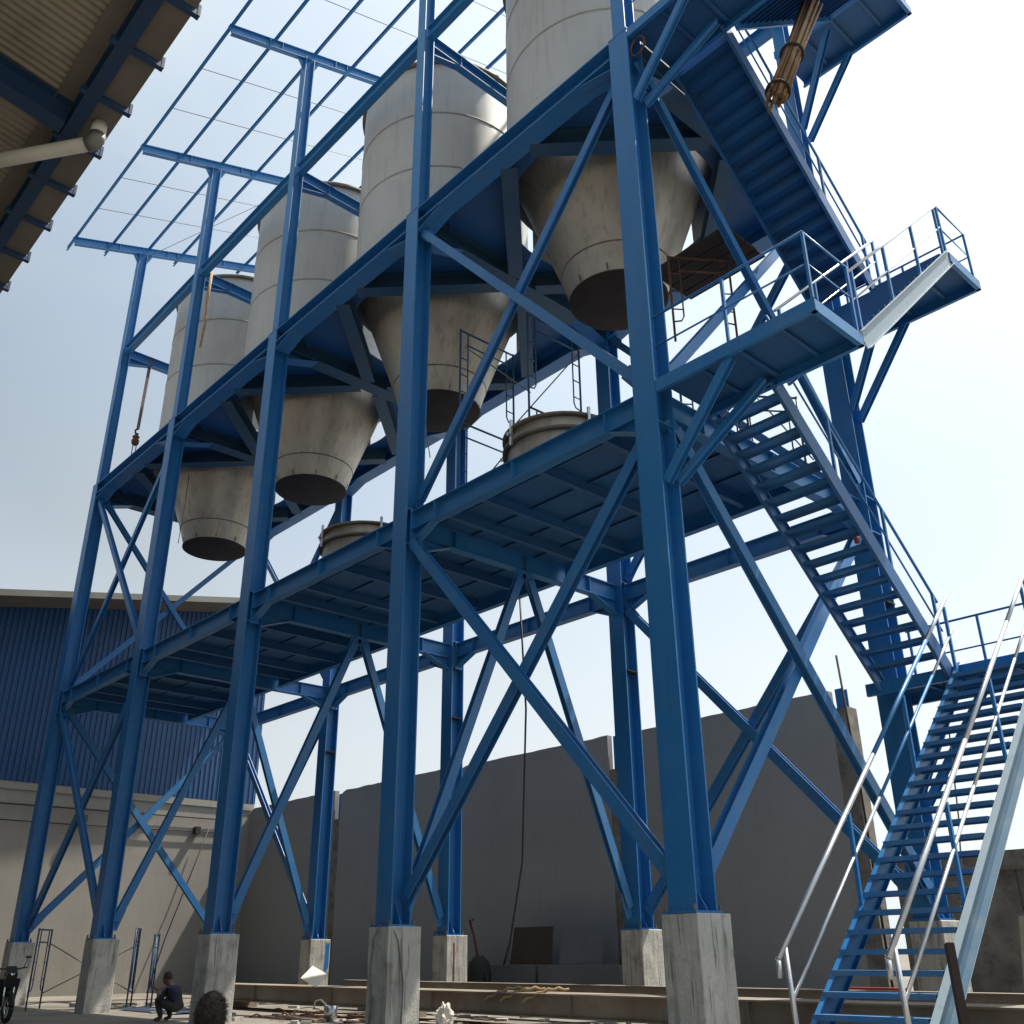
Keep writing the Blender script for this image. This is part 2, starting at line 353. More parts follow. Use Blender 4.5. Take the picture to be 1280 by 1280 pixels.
for i in range(4):
    # middle platform edge beams and back-row beams
    for y in (0.0, D):
        b1 = xbeam('platform_beam', i, y, Z1-.19, secB1, .22)
        for s in (.9, 3.0, 5.1):
            for sd in (-1, 1):
                obj('stiffener', MB().box((XS[i]-s-.006, y+sd*.008 if sd > 0 else y-.095, Z1-.362), (XS[i]-s+.006, y+.095 if sd > 0 else y-.008, Z1-.018)), 'blue', b1)
        for xe, sg_ in ((XS[i]-.225, -1), (XS[i+1]+.225, 1)):
            pm_ = MB().box((xe-.01, y-.11, Z1-.70), (xe+.01, y+.11, Z1+.03))
            for by_ in (-.075, .075):
                for bz_ in (.0, .14, .3, .45, .6): pm_.ext(RD(.018, 6), (xe-.03, y+by_, Z1-.05-bz_), (xe+.03, y+by_, Z1-.05-bz_))
            obj('end_plate', pm_, 'blue', b1)
        haunch(XS[i]-.22, y, Z1-.38, -1, 0, b1, .18, .62, .26); haunch(XS[i+1]+.22, y, Z1-.38, 1, 0, b1, .18, .62, .26)
        b2 = xbeam('upper_platform_beam', i, y, Z2-.2, secB2, .22)
        haunch(XS[i+1]+.22, y, Z2-.4, 1, 0, b2, .38, .8, .22); haunch(XS[i]-.22, y, Z2-.4, -1, 0, b2, .38, .8, .22)
        xbeam('eave_beam', i, y, Z3-.18, secB3, .16)
    # rear edge beam of the middle platform
    obj('platform_beam', MB().ext(H(.15, .3, .012, .01), (XS[i+1]+.12, 4.1, Z1-.165), (XS[i]-.12, 4.1, Z1-.165)), 'blue', tw)
for i, x in enumerate(XS):
    b1 = obj('cross_beam', MB().ext(secB1, (x, .21, Z1-.20), (x, D-.21, Z1-.20)), 'blue', tw)
    haunch(x, .21, Z1-.39, 0, 1, b1); haunch(x, D-.21, Z1-.39, 0, -1, b1)
    for yy in (1.1, 3.0, 4.9):
        obj('stiffener', MB().box((x+.008, yy-.006, Z1-.372), (x+.095, yy+.006, Z1-.028)), 'blue', b1)
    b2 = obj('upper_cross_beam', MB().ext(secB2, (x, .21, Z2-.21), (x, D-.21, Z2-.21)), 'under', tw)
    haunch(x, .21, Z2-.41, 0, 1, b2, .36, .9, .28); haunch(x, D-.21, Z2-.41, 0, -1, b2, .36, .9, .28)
    b3 = obj('eave_cross_beam', MB().ext(secB3, (x, .15, Z3-.19), (x, D-.15, Z3-.19)), 'blue', tw)
    haunch(x, .15, Z3-.37, 0, 1, b3, .18, .9, .28)
    obj('stiffener', MB().box((x+.008, 1.04, Z3-.355), (x+.09, 1.052, Z3-.025)), 'blue', b3)
# middle platform: plates, secondary beams, joists
for i in range(4):
    x1 = XS[i]
    for s in (1.25, 2.7, 4.15, 5.1):
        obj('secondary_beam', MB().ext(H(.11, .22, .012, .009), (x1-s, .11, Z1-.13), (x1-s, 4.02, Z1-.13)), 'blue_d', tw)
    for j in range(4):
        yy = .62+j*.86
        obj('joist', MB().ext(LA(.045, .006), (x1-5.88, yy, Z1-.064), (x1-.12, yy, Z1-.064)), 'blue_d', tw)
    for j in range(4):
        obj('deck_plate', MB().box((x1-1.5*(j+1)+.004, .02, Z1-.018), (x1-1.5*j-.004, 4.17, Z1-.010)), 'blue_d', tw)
# upper platform: diamond of deep beams round each silo, deck plate with a round hole
for i in range(4):
    xc = XS[i]-3; yc = 3.0; c = 2.72
    for (ax, ay, bx, by) in ((-1, 0, 0, -1), (0, -1, 1, 0), (1, 0, 0, 1), (0, 1, -1, 0)):
        if ax: p = V((xc+ax*2.80, yc+by*.30, Z2-.215)); q = V((xc+ax*.30, yc+by*2.80, Z2-.215))
        else: p = V((xc+bx*.30, yc+ay*2.80, Z2-.215)); q = V((xc+bx*2.80, yc+ay*.30, Z2-.215))
        dd = (q-p).normalized()*.02
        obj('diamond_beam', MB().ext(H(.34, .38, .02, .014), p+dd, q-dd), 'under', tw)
    for (ax, ay) in ((-1, -1), (1, -1), (1, 1), (-1, 1)):        # one floor plate in each quarter
        mb = MB(); nn = 10; inner = []; a0 = math.atan2(ay, ax)-math.pi/4
        for k in range(nn+1):
            t = a0+math.pi/2*k/nn; inner.append(V((xc+2.26*math.cos(t), yc+2.26*math.sin(t), Z2+.004)))
        a = V((xc+2.996*round(math.cos(a0)), yc+2.996*round(math.sin(a0)), Z2+.004)); e = V((xc+2.996*round(math.cos(a0+math.pi/2)), yc+2.996*round(math.sin(a0+math.pi/2)), Z2+.004))
        mb.poly([a, V((xc+ax*2.996, yc+ay*2.996, Z2+.004)), e]+inner[::-1], (0, 0, .008))
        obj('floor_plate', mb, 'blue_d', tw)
        for k, off in enumerate((.9, 1.7)):
            p = V((xc+ax*2.9, yc+ay*(3.0-off), Z2-.05)); q = V((xc+ax*(3.0-off), yc+ay*2.9, Z2-.05))
            if k == 0: obj('joist', MB().ext(LA(.075, .008), p, q), 'blue_d', tw)
# bracing
def brace(p, q, wv, sz=.2, m='blue_b'):
    p, q = V(p), V(q)
    b = obj('brace', MB().ext(H(sz, sz*.72, .014, .01), p, q, wv), m, tw)
    d = (q-p).normalized()
    for e, s in ((p, 1), (q, -1)):
        wn = V(wv).normalized(); sd = d.cross(wn)
        gm = MB()
        for bi in (-.07, .07):
            for bj in (-.06, .10, .24): gm.ext(RD(.02, 6), e+sd*bi+d*s*bj-wn*.018, e+sd*bi+d*s*bj+wn*.03, sd)
        obj('gusset', gm.poly([e-sd*.15-d*s*.18, e+sd*.15-d*s*.18, e+sd*.12+d*s*.34, e-sd*.12+d*s*.34], wn*.012), 'blue_b', b)
for i in (0, 3):
    xa, xb = XS[i]-.24, XS[i+1]+.24
    for y in (0.0, D):
        o = .03
        brace((xa, y-o, .45), (xb, y-o, Z1-.62), (0, 1, 0), .19); brace((xb, y+.14-o, .45), (xa, y+.14-o, Z1-.62), (0, 1, 0), .19)
        brace((xa, y-o, Z1+.3), (xb, y-o, Z2-.62), (0, 1, 0), .17); brace((xb, y+.13-o, Z1+.3), (xa, y+.13-o, Z2-.62), (0, 1, 0), .17)
for i in (0, 4):
    x = XS[i]
    brace((x, .26, .45), (x, D-.26, Z1-.62), (1, 0, 0), .19); brace((x+.14, D-.26, .45), (x+.14, .26, Z1-.62), (1, 0, 0), .19)
    brace((x, .26, Z1+.3), (x, D-.26, Z2-.62), (1, 0, 0), .17); brace((x+.13, D-.26, Z1+.3), (x+.13, .26, Z2-.62), (1, 0, 0), .17)
for i in (1, 2, 3):
    x = XS[i]
    brace((x, .28, .4), (x, 2.85, Z1-.55), (1, 0, 0), .18); brace((x, D-.28, .4), (x, 3.15, Z1-.55), (1, 0, 0), .18)
# roof frame
for i, x in enumerate(XS):
    r = obj('rafter', MB().ext(H(.16, .30, .014, .01), (x, -2.5, rz(-2.5)+.16), (x, 8.3, rz(8.3)+.16)), 'blue', tw)
    for yy in (-1.3, -.9, .9, 1.3, 3.2):
        obj('stiffener', MB().box((x+.008, yy-.005, rz(yy)+.03), (x+.075, yy+.005, rz(yy)+.29)), 'blue', r)
for k in range(8):
    y = -2.42+1.33*k; z = rz(y)+.38
    obj('purlin', MB().ext(CH(.06, .14, .006), (-24.95, y, z), (.9, y, z)), 'blue', tw)
for i in range(4):
    for s in (2.0, 4.0):
        x = XS[i]-s
        obj('sag_rod', MB().tube([(x, -2.4, rz(-2.4)+.38), (x, 6.9, rz(6.9)+.38)], .011, 5), 'greywire', tw)
obj('roof_tie', MB().tube([(-24, .2, rz(0)+.05), (-18.1, 3.2, rz(3.2)+.2)], .011, 5), 'greywire', tw)

# ------------------------------------------------------------------ concrete pedestals
ped_lab = {0: ['tall concrete pedestal under the nearest front column, left of the stairs', 'concrete pedestal with looped rope under the second front column', 'concrete pedestal under the third front column, beside the squatting man', 'concrete pedestal under the fourth front column', 'leftmost concrete pedestal under the farthest front column'],
           1: ['concrete pedestal under the back column seen through the stairs', 'sunlit concrete pedestal under the back column left of the nearest front column', 'rust streaked back concrete pedestal, between the second and nearest front columns', 'small blue smeared back concrete pedestal right of the third front column', 'concrete pedestal hidden behind the third front column']}
for row, yy in ((0, 0.0), (1, D)):
    for i, x in enumerate(XS):
        bm = bmesh.new(); bmesh.ops.create_cube(bm, size=1)
        for v in bm.verts:
            v.co.x *= .54; v.co.y *= .64; v.co.z = (v.co.z+.5)*(0-GZ+.12)-.12
        bmesh.ops.bevel(bm, geom=[e for e in bm.edges], offset=.012, segments=1, affect='EDGES')
        bmesh.ops.subdivide_edges(bm, edges=[e for e in bm.edges if e.calc_length() > .3], cuts=3, use_grid_fill=True)
        for v in bm.verts:
            if 0.05 < v.co.z < -GZ-.05: v.co += V((random.uniform(-1, 1), random.uniform(-1, 1), 0))*.005
        me = bpy.data.meshes.new('concrete_pedestal'); bm.to_mesh(me); bm.free(); me.materials.append(M['conc'])
        o = bpy.data.objects.new('concrete_pedestal', me); place(o, (x, yy+.05, GZ), None)
        tag(o, ped_lab[row][i], 'pedestal', 'column pedestals')
        rq = random.Random(i+5)
        def patch(nm, m_, y0_, y1_, z0_, z1_):
            pp = [(x+.2735, y0_+(y1_-y0_)*q/7, z1_+rq.uniform(-.05, .05)) for q in range(8)]+[(x+.2735, y1_-(y1_-y0_)*q/7, z0_+rq.uniform(-.12, .12)) for q in range(8)]
            obj(nm, MB().poly(pp, (.002, 0, 0)), m_, o)
        if row == 1 and i == 3: patch('paint_smear', 'blue', yy+.21, yy+.34, -.75, -.1)
        if row == 1 and i == 2: patch('rust_streak', 'rust', yy-.08, yy-.03, -1.1, -.15); patch('paint_smear', 'blue', yy-.15, yy+.05, -1.45, -1.25)

# ------------------------------------------------------------------ silos
def silo(x, label, first=None):
    t = thing('storage_silo', (x, 3, Z2+.02), label, 'silo', 'silos in the tower')
    return t
def build_silo(x, label):
    R = 2.3; c = V((x, 3, 0)); t = silo(x, label)
    zs = [16.0, 17.78, 19.6, 21.35]
    for j in range(3):
        mb = MB().lathe([(R, zs[j]+.004), (R, zs[j+1]-.004)], c, 64); obj('shell_course', mb, 'steel', t, (x, 3, zs[j]))
    for z in zs[1:3]:
        obj('weld_seam', MB().lathe([(R-.004, z-.035), (R+.010, z-.025), (R+.010, z+.025), (R-.004, z+.035)], c, 64), 'seam', t, (x, 3, z))
    obj('top_ring', MB().lathe([(R-.01, 21.33), (R+.09, 21.33), (R+.09, 21.43), (R-.01, 21.43)], c, 64, True), 'weld', t, (x, 3, 21.3))
    obj('roof', MB().lathe([(R, 21.40), (R*.5, 21.62), (.25, 21.75), (.001, 21.75)], c, 64), 'steel', t, (x, 3, 21.4))
    # skirt with openings
    n = 64
    def gap(i, j):
        a = (i+.5)*360/n
        return j == 1 and any(abs((a-q+180) % 360-180) < 10.5 for q in (17, 90, 160, 197, 285))
    obj('skirt', MB().lathe([(R, 14.44), (R, 14.5), (R, 15.16), (R, 15.28), (R, 16.0)], c, n, False, gap), 'steel', t, (x, 3, 14.44))
    obj('base_ring', MB().lathe([(R+.003, 15.40), (R+.075, 15.40), (R+.075, 15.48), (R+.003, 15.48)], c, 64, True), 'weld', t, (x, 3, 15.4))
    h = obj('hopper', MB().lathe([(1.0, 12.02), (1.17, 12.6), (1.92, 14.7), (2.29, 15.7)], c, 64), 'cone', t, (x, 3, 12))
    obj('weld_seam', MB().lathe([(1.166, 12.585), (1.185, 12.6), (1.18, 12.62)], c, 64), 'weld', h, (x, 3, 12.6))
    obj('outlet_lid', MB().lathe([(1.0, 12.02), (1.03, 12.0), (1.03, 11.97), (.99, 11.955), (.001, 11.955)], c, 64), 'darkrust', h, (x, 3, 11.95))
    for k in range(10):
        a = 2*math.pi*k/10+.2; p = c+V((1.03*math.cos(a), 1.03*math.sin(a), 12.03)); rr = V((math.cos(a), math.sin(a), 0))
        obj('lug', MB().ext(BX(.03, .012), p, p+V((0, 0, .13))+rr*.045, rr), 'weld', h)
    return t
s0 = build_silo(-3, 'nearest dull steel silo with cone hopper, cut off by the top of the picture')
for x, lb in ((-9, 'second steel silo from the right, a sunlit patch on its side'), (-15, 'third steel silo from the right, above the third hopper'), (-21, 'farthest and smallest looking steel silo with hopper on the left')):
    copy_thing(s0, (x, 3, Z2+.02), lb, 'silos in the tower')

# drums on the middle platform
def drum(x, y, label):
    t = thing('outlet_drum', (x, y, Z1), label, 'drum', 'flanged drums on the platform'); c = V((x, y, 0)); r = .98
    obj('shell', MB().lathe([(r, Z1), (r, Z1+.78)], c, 48), 'cone', t, (x, y, Z1))
    for z in (Z1+.5, Z1+.76):
        obj('flange', MB().lathe([(r, z), (r+.09, z), (r+.09, z+.05), (r, z+.05)], c, 48, True), 'weld', t, (x, y, z))
    obj('lid', MB().lathe([(r+.06, Z1+.81), (r*.6, Z1+.87), (.001, Z1+.9)], c, 48), 'cone', t, (x, y, Z1+.8))
    for a in (-100, -150, -20, 60, 160):
        q = math.radians(a); d = V((math.cos(q), math.sin(q), 0)); p = c+d*(r+.1)
        obj('clamp', MB().ext(BX(.05, .04), p+V((0, 0, Z1+.42)), p+V((0, 0, Z1+.92)), d).ext(RD(.035, 6), p+V((0, 0, Z1+.62)), p+V((0, 0, Z1+.62))+d*.08), 'galv', t)
drum(-3.0, 1.15, 'short flanged steel drum on the platform near the nearest column')
drum(-9.05, 1.15, 'short flanged steel drum on the platform just left of the second column')

# ------------------------------------------------------------------ stairs
def rail_run(parent, name, pts, h=1.05, npost=None, m='blue', rr=.02, posts=True):
    # top rail and mid rail parallel to pts (floor polyline); posts at given stations
    P = [V(p) for p in pts]
    top = [p+V((0, 0, h)) for p in P]; mid = [p+V((0, 0, h*.52)) for p in P]
    o = obj(name, MB().tube(top, rr, 8), m, parent)
    obj('mid_rail', MB().tube(mid, rr*.72, 8), m, o)
    return o
def post(parent, p, h=1.05, m='blue', sz=.04):
    obj('post', MB().ext(BX(sz, sz), V(p), V(p)+V((0, 0, h)), (0, 1, 0)), m, parent)
def flight(label, xa, xb, y0, z0, y1, z1, rails, riser=0, outer_flange=False, outer_m='blue', strips=False):
    # from bottom (y0,z0) to top (y1,z1); xa < xb
    t = thing('stair_flight', ((xa+xb)/2, y0, z0), label, 'stairs', 'flights of the outside stair')
    d = V((0, y1-y0, z1-z0)); n = round((z1-z0)/.2); dn = d.normalized(); sg = 1 if y1 > y0 else -1
    nv = V((0, -dn.z*sg, dn.y*sg)).normalized()
    if nv.z < 0: nv = -nv
    for x, s in ((xa, 1), (xb, -1)):
        mm = outer_m if (x == xb) else 'blue'
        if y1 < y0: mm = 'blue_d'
        sec = CH(.07, .22, .010, 1 if True else -1)
        a, b = V((x, y0, z0))-nv*.02, V((x, y1, z1))-nv*.10
        a = V((x, y0, z0))-nv*.085-dn*.02; b = V((x, y1, z1))-nv*.085
        flipdir = V((-s*1, 0, 0))
        u = dn.cross(nv)       # section u axis in ext (with up = nv)
        fl = 1 if u.dot(flipdir) > 0 else -1
        if not (x == xb and outer_flange): fl = -fl
        obj('stringer', MB().ext(CH(.085 if (strips and x == xb) else .055, .27, .010, fl), a, b, nv), mm, t)
        if strips and x == xb:
            for o_ in (.139, -.139):
                cx_ = V((.045, 0, 0))+nv*o_
                obj('flange_face', MB().ext(BX(.088, .006), a+cx_, b+cx_, nv), 'primer', t)
    me = None
    for k in range(1, n):
        z = z0+(z1-z0)*k/n; y = y0+(y1-y0)*k/n
        if me is None:
            mb = MB(); w0, w1 = xa+.012, xb-.012
            yo = y-sg*.13; yi = y+sg*.12
            mb.box((w0, min(yo, yi), z-.006), (w1, max(yo, yi), z))
            mb.box((w0, min(yo, yo+sg*.006), z-.055), (w1, max(yo, yo+sg*.006), z-.006))
            mb.box((w0, min(yi, yi-sg*.006), z-.055), (w1, max(yi, yi-sg*.006), z-.006))
            if riser: mb.box((w0, min(yi-sg*.012, yi-sg*.006), z-.006), (w1-.04, max(yi-sg*.012, yi-sg*.006), z+riser))
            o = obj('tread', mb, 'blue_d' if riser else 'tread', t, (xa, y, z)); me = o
        else: dup(me, (xa, y, z), t)
    for side, mtl in rails:
        x = xa+.03 if side < 0 else xb-.03
        e0 = .0; p0 = V((x, y0, z0+.06)); p1 = V((x, y1, z1+.06))
        ml = len(mtl)
        if ml == 1:
            o = obj('handrail', MB().tube([p0+V((0, 0, 1.0)), p1+V((0, 0, 1.0))], .024, 8), mtl[0], t)
            obj('mid_rail', MB().tube([p0+V((0, 0, .52)), p1+V((0, 0, .52))], .016, 8), mtl[0], o)
        else:
            cuts = [0, .45, .82, 1.0]
            for q in range(3):
                a = p0.lerp(p1, cuts[q]); b = p0.lerp(p1, cuts[q+1])
                if q == 0: am = p0.lerp(p1, .035)
                else: am = a
                o = obj('handrail', MB().tube([a+V((0, 0, 1.05)), b+V((0, 0, 1.05))], .030, 10), mtl[q], t)
                obj('mid_rail', MB().tube([am+V((0, 0, .52)), b+V((0, 0, .52))], .021, 8), mtl[q], o)
        for f in (.03, .34, .66, .97) if ml == 1 else (.31, .64, .97):
            q = p0.lerp(p1, f); post(t, q-V((0, 0, .08)), 1.08, 'blue', .042)
    return t
XI0, XI1, XO0, XO1 = .28, 1.46, 1.56, 2.80
YF, YB = 1.02, 5.05
ZL1, ZL2, ZM1, ZM2, ZM3 = 7.2, 14.42, 3.6, 10.8, 18.0
f1 = flight('lowest stair flight rising from the yard with shiny bare pipe handrails', XO0, XO1, -.75, GZ, YB, ZM1, [(-1, ('galv', 'blue', 'galv')), (1, ('galv', 'galv', 'galv'))], outer_flange=True, strips=True, outer_m='primer_d')
for x in (XO0+.03, XO1-.03):       # bare galvanised newel at the foot
    obj('newel', MB().tube([(x, -.52, GZ+.1), (x, -.60, GZ+1.22)], .027, 10), 'galv', f1)
    obj('handrail_end', MB().tube([(x, -.742, GZ+1.115), (x, -.745, GZ+.94)], .026, 10), 'galv', f1)
flight('second stair flight, open blue treads seen from below, from middle landing to platform', XI0, XI1, YB, ZM1, YF, ZL1, [(1, ('blue',))])
flight('third stair flight on the outer side with a pale grey stringer', XO0, XO1, YF, ZL1, YB, ZM2, [(1, ('galv',)), (-1, ('galv',))], riser=.15, outer_flange=True, outer_m='primer')
flight('fourth stair flight near the top, dark underside with bamboo bundle beside it', XI0, XI1, YB, ZM2, YF, ZL2, [(1, ('blue',))], riser=.165)
flight('topmost stair flight, only its dark underside showing at the upper edge', XO0, XO1, YF, ZL2, YB, ZM3, [(1, ('blue',))], riser=.165)

def landing(label, x0, x1, y0, y1, z, rails, brackets):
    t = thing('stair_landing', ((x0+x1)/2, (y0+y1)/2, z-.2), label, 'landing', 'landings of the outside stair')
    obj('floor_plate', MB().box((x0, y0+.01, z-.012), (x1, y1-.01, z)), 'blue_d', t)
    obj('edge_channel', MB().ext(CH(.07, .2, .01, -1), (x0, y0, z-.1), (x1, y0, z-.1)), 'blue', t)
    obj('edge_channel', MB().ext(CH(.07, .2, .01, 1), (x0, y1, z-.1), (x1, y1, z-.1)), 'blue', t)
    obj('edge_channel', MB().ext(CH(.07, .2, .01, -1), (x1, y0+.001, z-.1), (x1, y1-.001, z-.1)), 'blue', t)
    xm = XI1+.04
    obj('stiffener', MB().ext(LA(.07, .008), (xm, y0+.08, z-.085), (xm, y1-.08, z-.085)), 'blue_d', t)
    obj('stiffener', MB().ext(LA(.06, .008), ((xm+x1)/2, y0+.08, z-.075), ((xm+x1)/2, y1-.08, z-.075)), 'blue_d', t)
    obj('stiffener', MB().ext(LA(.06, .008), ((xm+x0)/2, y0+.08, z-.075), ((xm+x0)/2, y1-.08, z-.075)), 'blue_d', t)
    for pts, ps in rails:
        o = rail_run(t, 'railing', pts, 1.08)
        for p in ps: post(t, p, 1.08, 'blue', .038)
    for p, q in brackets:
        obj('bracket', MB().ext(H(.12, .12, .010, .008), p, q, (0, 1, 0)), 'blue', t)
def Lrails(z, x1=2.83):
    return [([(.25, -.17, z), (x1-.03, -.17, z), (x1-.03, .96, z)], [(x1-.03, -.17, z), (x1-.03, .93, z), (1.5, -.17, z)])]
def Lbr(z): return [((.22, -.1, z-1.62), (1.45, -.1, z-.2)), ((.22, .16, z-1.55), (1.45, .72, z-.2))]
def Mrails(z):
    return [([(2.77, YB+.04, z), (2.77, 6.22, z), (.3, 6.22, z)], [(2.77, YB+.04, z), (2.77, 6.2, z), (1.55, 6.22, z), (.35, 6.22, z)])]
def Mbr(z): return [((.18, 6.17, z-1.85), (1.42, 6.17, z-.2)), ((.22, 5.85, z-1.75), (1.42, 5.25, z-.2))]
landing('platform level stair landing with blue railing beside the nearest column', .22, 2.83, -.2, YF, ZL1, Lrails(ZL1), Lbr(ZL1))
landing('upper stair landing at the top edge beside the nearest column', .22, 2.83, -.2, YF, ZL2, Lrails(ZL2), Lbr(ZL2))
landing('lowest stair landing at the far right, above the bare pipe handrails', .0, 2.83, YB, 6.27, ZM1, Mrails(ZM1), Mbr(ZM1))
landing('middle stair landing jutting out right with slim railing against the white sky', .22, 2.83, YB, 6.27, ZM2, Mrails(ZM2), Mbr(ZM2))
landing('highest stair landing, dark underside in the top right corner', .22, 2.83, YB, 6.27, ZM3, Mrails(ZM3), Mbr(ZM3))

# ------------------------------------------------------------------ eave of the near shed
EY, EZ = -6.54, 12.29
sh = thing('shed_roof', (-6, -8, EZ), 'dark underside of a ribbed shed roof with gutter in the top left corner', 'roof')
XA, XB = -36.0, 2.4  # roof run on out of view to cut sky light on the left columns
mb = MB()
mb.poly([(XA, EY, EZ), (XA, EY-.42, EZ), (XA, EY-.42, EZ+.3), (XA, EY-.40, EZ+.3), (XA, EY-.40, EZ+.02), (XA, EY-.02, EZ+.02), (XA, EY-.02, EZ+.25), (XA, EY, EZ+.25)], (XB-XA, 0, 0))
obj('gutter', mb, 'soffit', sh, label='flat underside of the box gutter')
for j in range(-4, 27):
    x = -2.757-1.228*j
    b = obj('gutter_bracket', MB().box((x-.045, EY-.74, EZ-.10), (x+.045, EY+.03, EZ-.004)), 'navy', sh)
    obj('bracket_tip', MB().box((x-.05, EY+.031, EZ-.10), (x+.05, EY+.075, EZ+.12)), 'navy', b)
obj('eave_beam', MB().ext(H(.22, .36, .016, .011), (XA, EY-.535, EZ+.085), (XB, EY-.535, EZ+.085)), 'navy', sh)
obj('inner_flashing', MB().poly([(XA, EY-.62, EZ+.262), (XA, EY-.92, EZ+.285), (XA, EY-.92, EZ+.30), (XA, EY-.62, EZ+.277)], (XB-XA, 0, 0)), 'soffit', sh)
def rs(y): return EZ+.34+(EY-.80-y)*.16
xx = XA
while xx < XB-.3:
    prof = []
    for i in range(33): prof.append((xx+i*.0375, .024*math.sin(i*math.pi/2)*1.2))
    vs = []; fs = []
    for (px, dz) in prof: vs += [(px, EY-.78, rs(EY-.78)+dz), (px, EY-15.2, rs(EY-15.2)+dz)]
    for i in range(32): fs.append((2*i, 2*i+2, 2*i+3, 2*i+1))
    obj('roof_sheet', MB().add(vs, fs, True), 'zinc', sh); xx += 1.2
obj('ridge_cover', MB().poly([(XA, EY-.1, EZ+.36), (XA, EY-15.2, rs(EY-15.2)+.09), (XA, EY-15.2, rs(EY-15.2)+.10), (XA, EY-.1, EZ+.37)], (XB-XA, 0, 0)), 'zinc', sh)
for x in (-30.05, -24.05, -18.05, -12.05, -6.05, -.05):
    obj('rafter', MB().ext(H(.3, .50, .016, .011), (x, EY-.66, rs(EY-.66)-.31), (x, EY-15.2, rs(EY-15.2)-.31)), 'navy', sh)
for j in range(11):
    y = EY-2.4-j*1.2
    obj('purlin', MB().ext(CH(.05, .1, .006), (XA, y, rs(y)-.085), (XB, y, rs(y)-.085)), 'navy', sh)
k = 0; xx = XA
while xx < XB-.1:
    obj('unseen_wall_sheet', MB().box((xx+.004, -21.6, GZ), (min(xx+2.4, XB)-.004, -21.5, 14.5)), 'navy', sh); xx += 2.4  # unseen rear wall, added to keep low sky light off the tower
for x in (-30.05, -24.05, -18.05, -12.05, -6.05, -.05):
    obj('shed_column', MB().ext(H(.25, .3, .016, .011), (x, -21.2, GZ), (x, -21.2, 14.2), (0, 1, 0)), 'navy', sh)
dp = thing('downpipe', (-5.8, EY-.2, EZ-.4), 'white plastic downpipe elbow hanging under the shed gutter at top left', 'pipe')
obj('outlet', MB().tube([(-5.80, EY-.21, EZ-.005), (-5.80, EY-.21, EZ-.26)], .125, 16), 'pvc', dp)
obj('elbow', MB().tube([(-5.80, EY-.21, EZ-.25), (-5.80, EY-.21, EZ-.33), (-5.84, EY-.24, EZ-.40), (-5.92, EY-.30, EZ-.42)], .135, 16), 'fascia', dp)
obj('pipe', MB().tube([(-5.90, EY-.29, EZ-.42), (-7.33, EY-1.25, EZ-.36), (-9.5, EY-2.70, EZ-.27)], .118, 16), 'pvc', dp)

# ------------------------------------------------------------------ objects on the ground
gd = thing('long_girder', (-8, 3.4, GZ), 'long bare brown steel girder lying across the yard behind the front pedestals', 'girder')
obj('web_box', MB().box((-19.0, 3.2, GZ+.20), (4.6, 3.75, GZ+.52)), 'girder', gd)
obj('flange', MB().box((-19.02, 3.12, GZ+.523), (4.62, 3.83, GZ+.55)), 'girder', gd)
obj('flange', MB().box((-19.02, 3.12, GZ+.17), (4.62, 3.83, GZ+.197)), 'girder', gd)
for x in (-16, -12.6, -9.0, -5.2, -1.6, 2.5):
    obj('stiffener', MB().box((x, 3.13, GZ+.199), (x+.02, 3.198, GZ+.521)), 'girder', gd)
for i, x in enumerate((-17.5, -10.4, -3.2, 3.4)):
    obj('timber_block', MB().box((x, 3.0, GZ), (x+.18, 4.0, GZ+.168)), 'wood', label=('leftmost', 'second from the left', 'third from the left', 'rightmost')[i]+' of the timber blocks under the long girder', cat='block', group='timber blocks under the girder')
g2 = thing('steel_channel', (-4, 5.0, GZ), 'second thinner steel section lying behind the long girder', 'girder')
obj('web', MB().box((-14.5, 4.75, GZ+.3), (3.5, 4.78, GZ+.62)), 'girder', g2)
obj('flange', MB().box((-14.5, 4.70, GZ+.622), (3.5, 4.95, GZ+.64)), 'girder', g2)
obj('flange', MB().box((-14.5, 4.70, GZ+.28), (3.5, 4.95, GZ+.298)), 'girder', g2)
for i, x in enumerate((-13.5, -4, 2.8)):
    obj('timber_block', MB().box((x, 4.5, GZ), (x+.18, 5.2, GZ+.278)), 'wood', label=('leftmost', 'middle', 'rightmost')[i]+' of three timber blocks under the thinner rear section', cat='block', group='timber blocks under the rear section')
# rope on the girder
for j, x in enumerate((-6.9, -6.45, -5.85)):
    pts = [(x-.42+.62*q/9, 3.06+.55*q/9, GZ+.40+.20*math.sin(q/9*2.0)+(.03 if q % 2 else 0)) for q in range(10)]
    obj('rope_strap', MB().tube(pts, [.022, .026, .03, .034, .03, .034, .03, .03, .026, .02], 6), 'rope', label=('leftmost', 'middle', 'rightmost')[j]+' of three tan rope straps slung over the girder', cat='rope', group='rope straps on the girder')
obj('rope', MB().tube([(-10.6, 3.08, GZ+.57), (-10.75, 3.06, GZ+.45), (-10.7, 3.05, GZ+.2), (-10.85, 2.9, GZ+.03)], .035, 6), 'rope', label='tan rope end hanging off the girder left of the second pedestal', cat='rope')
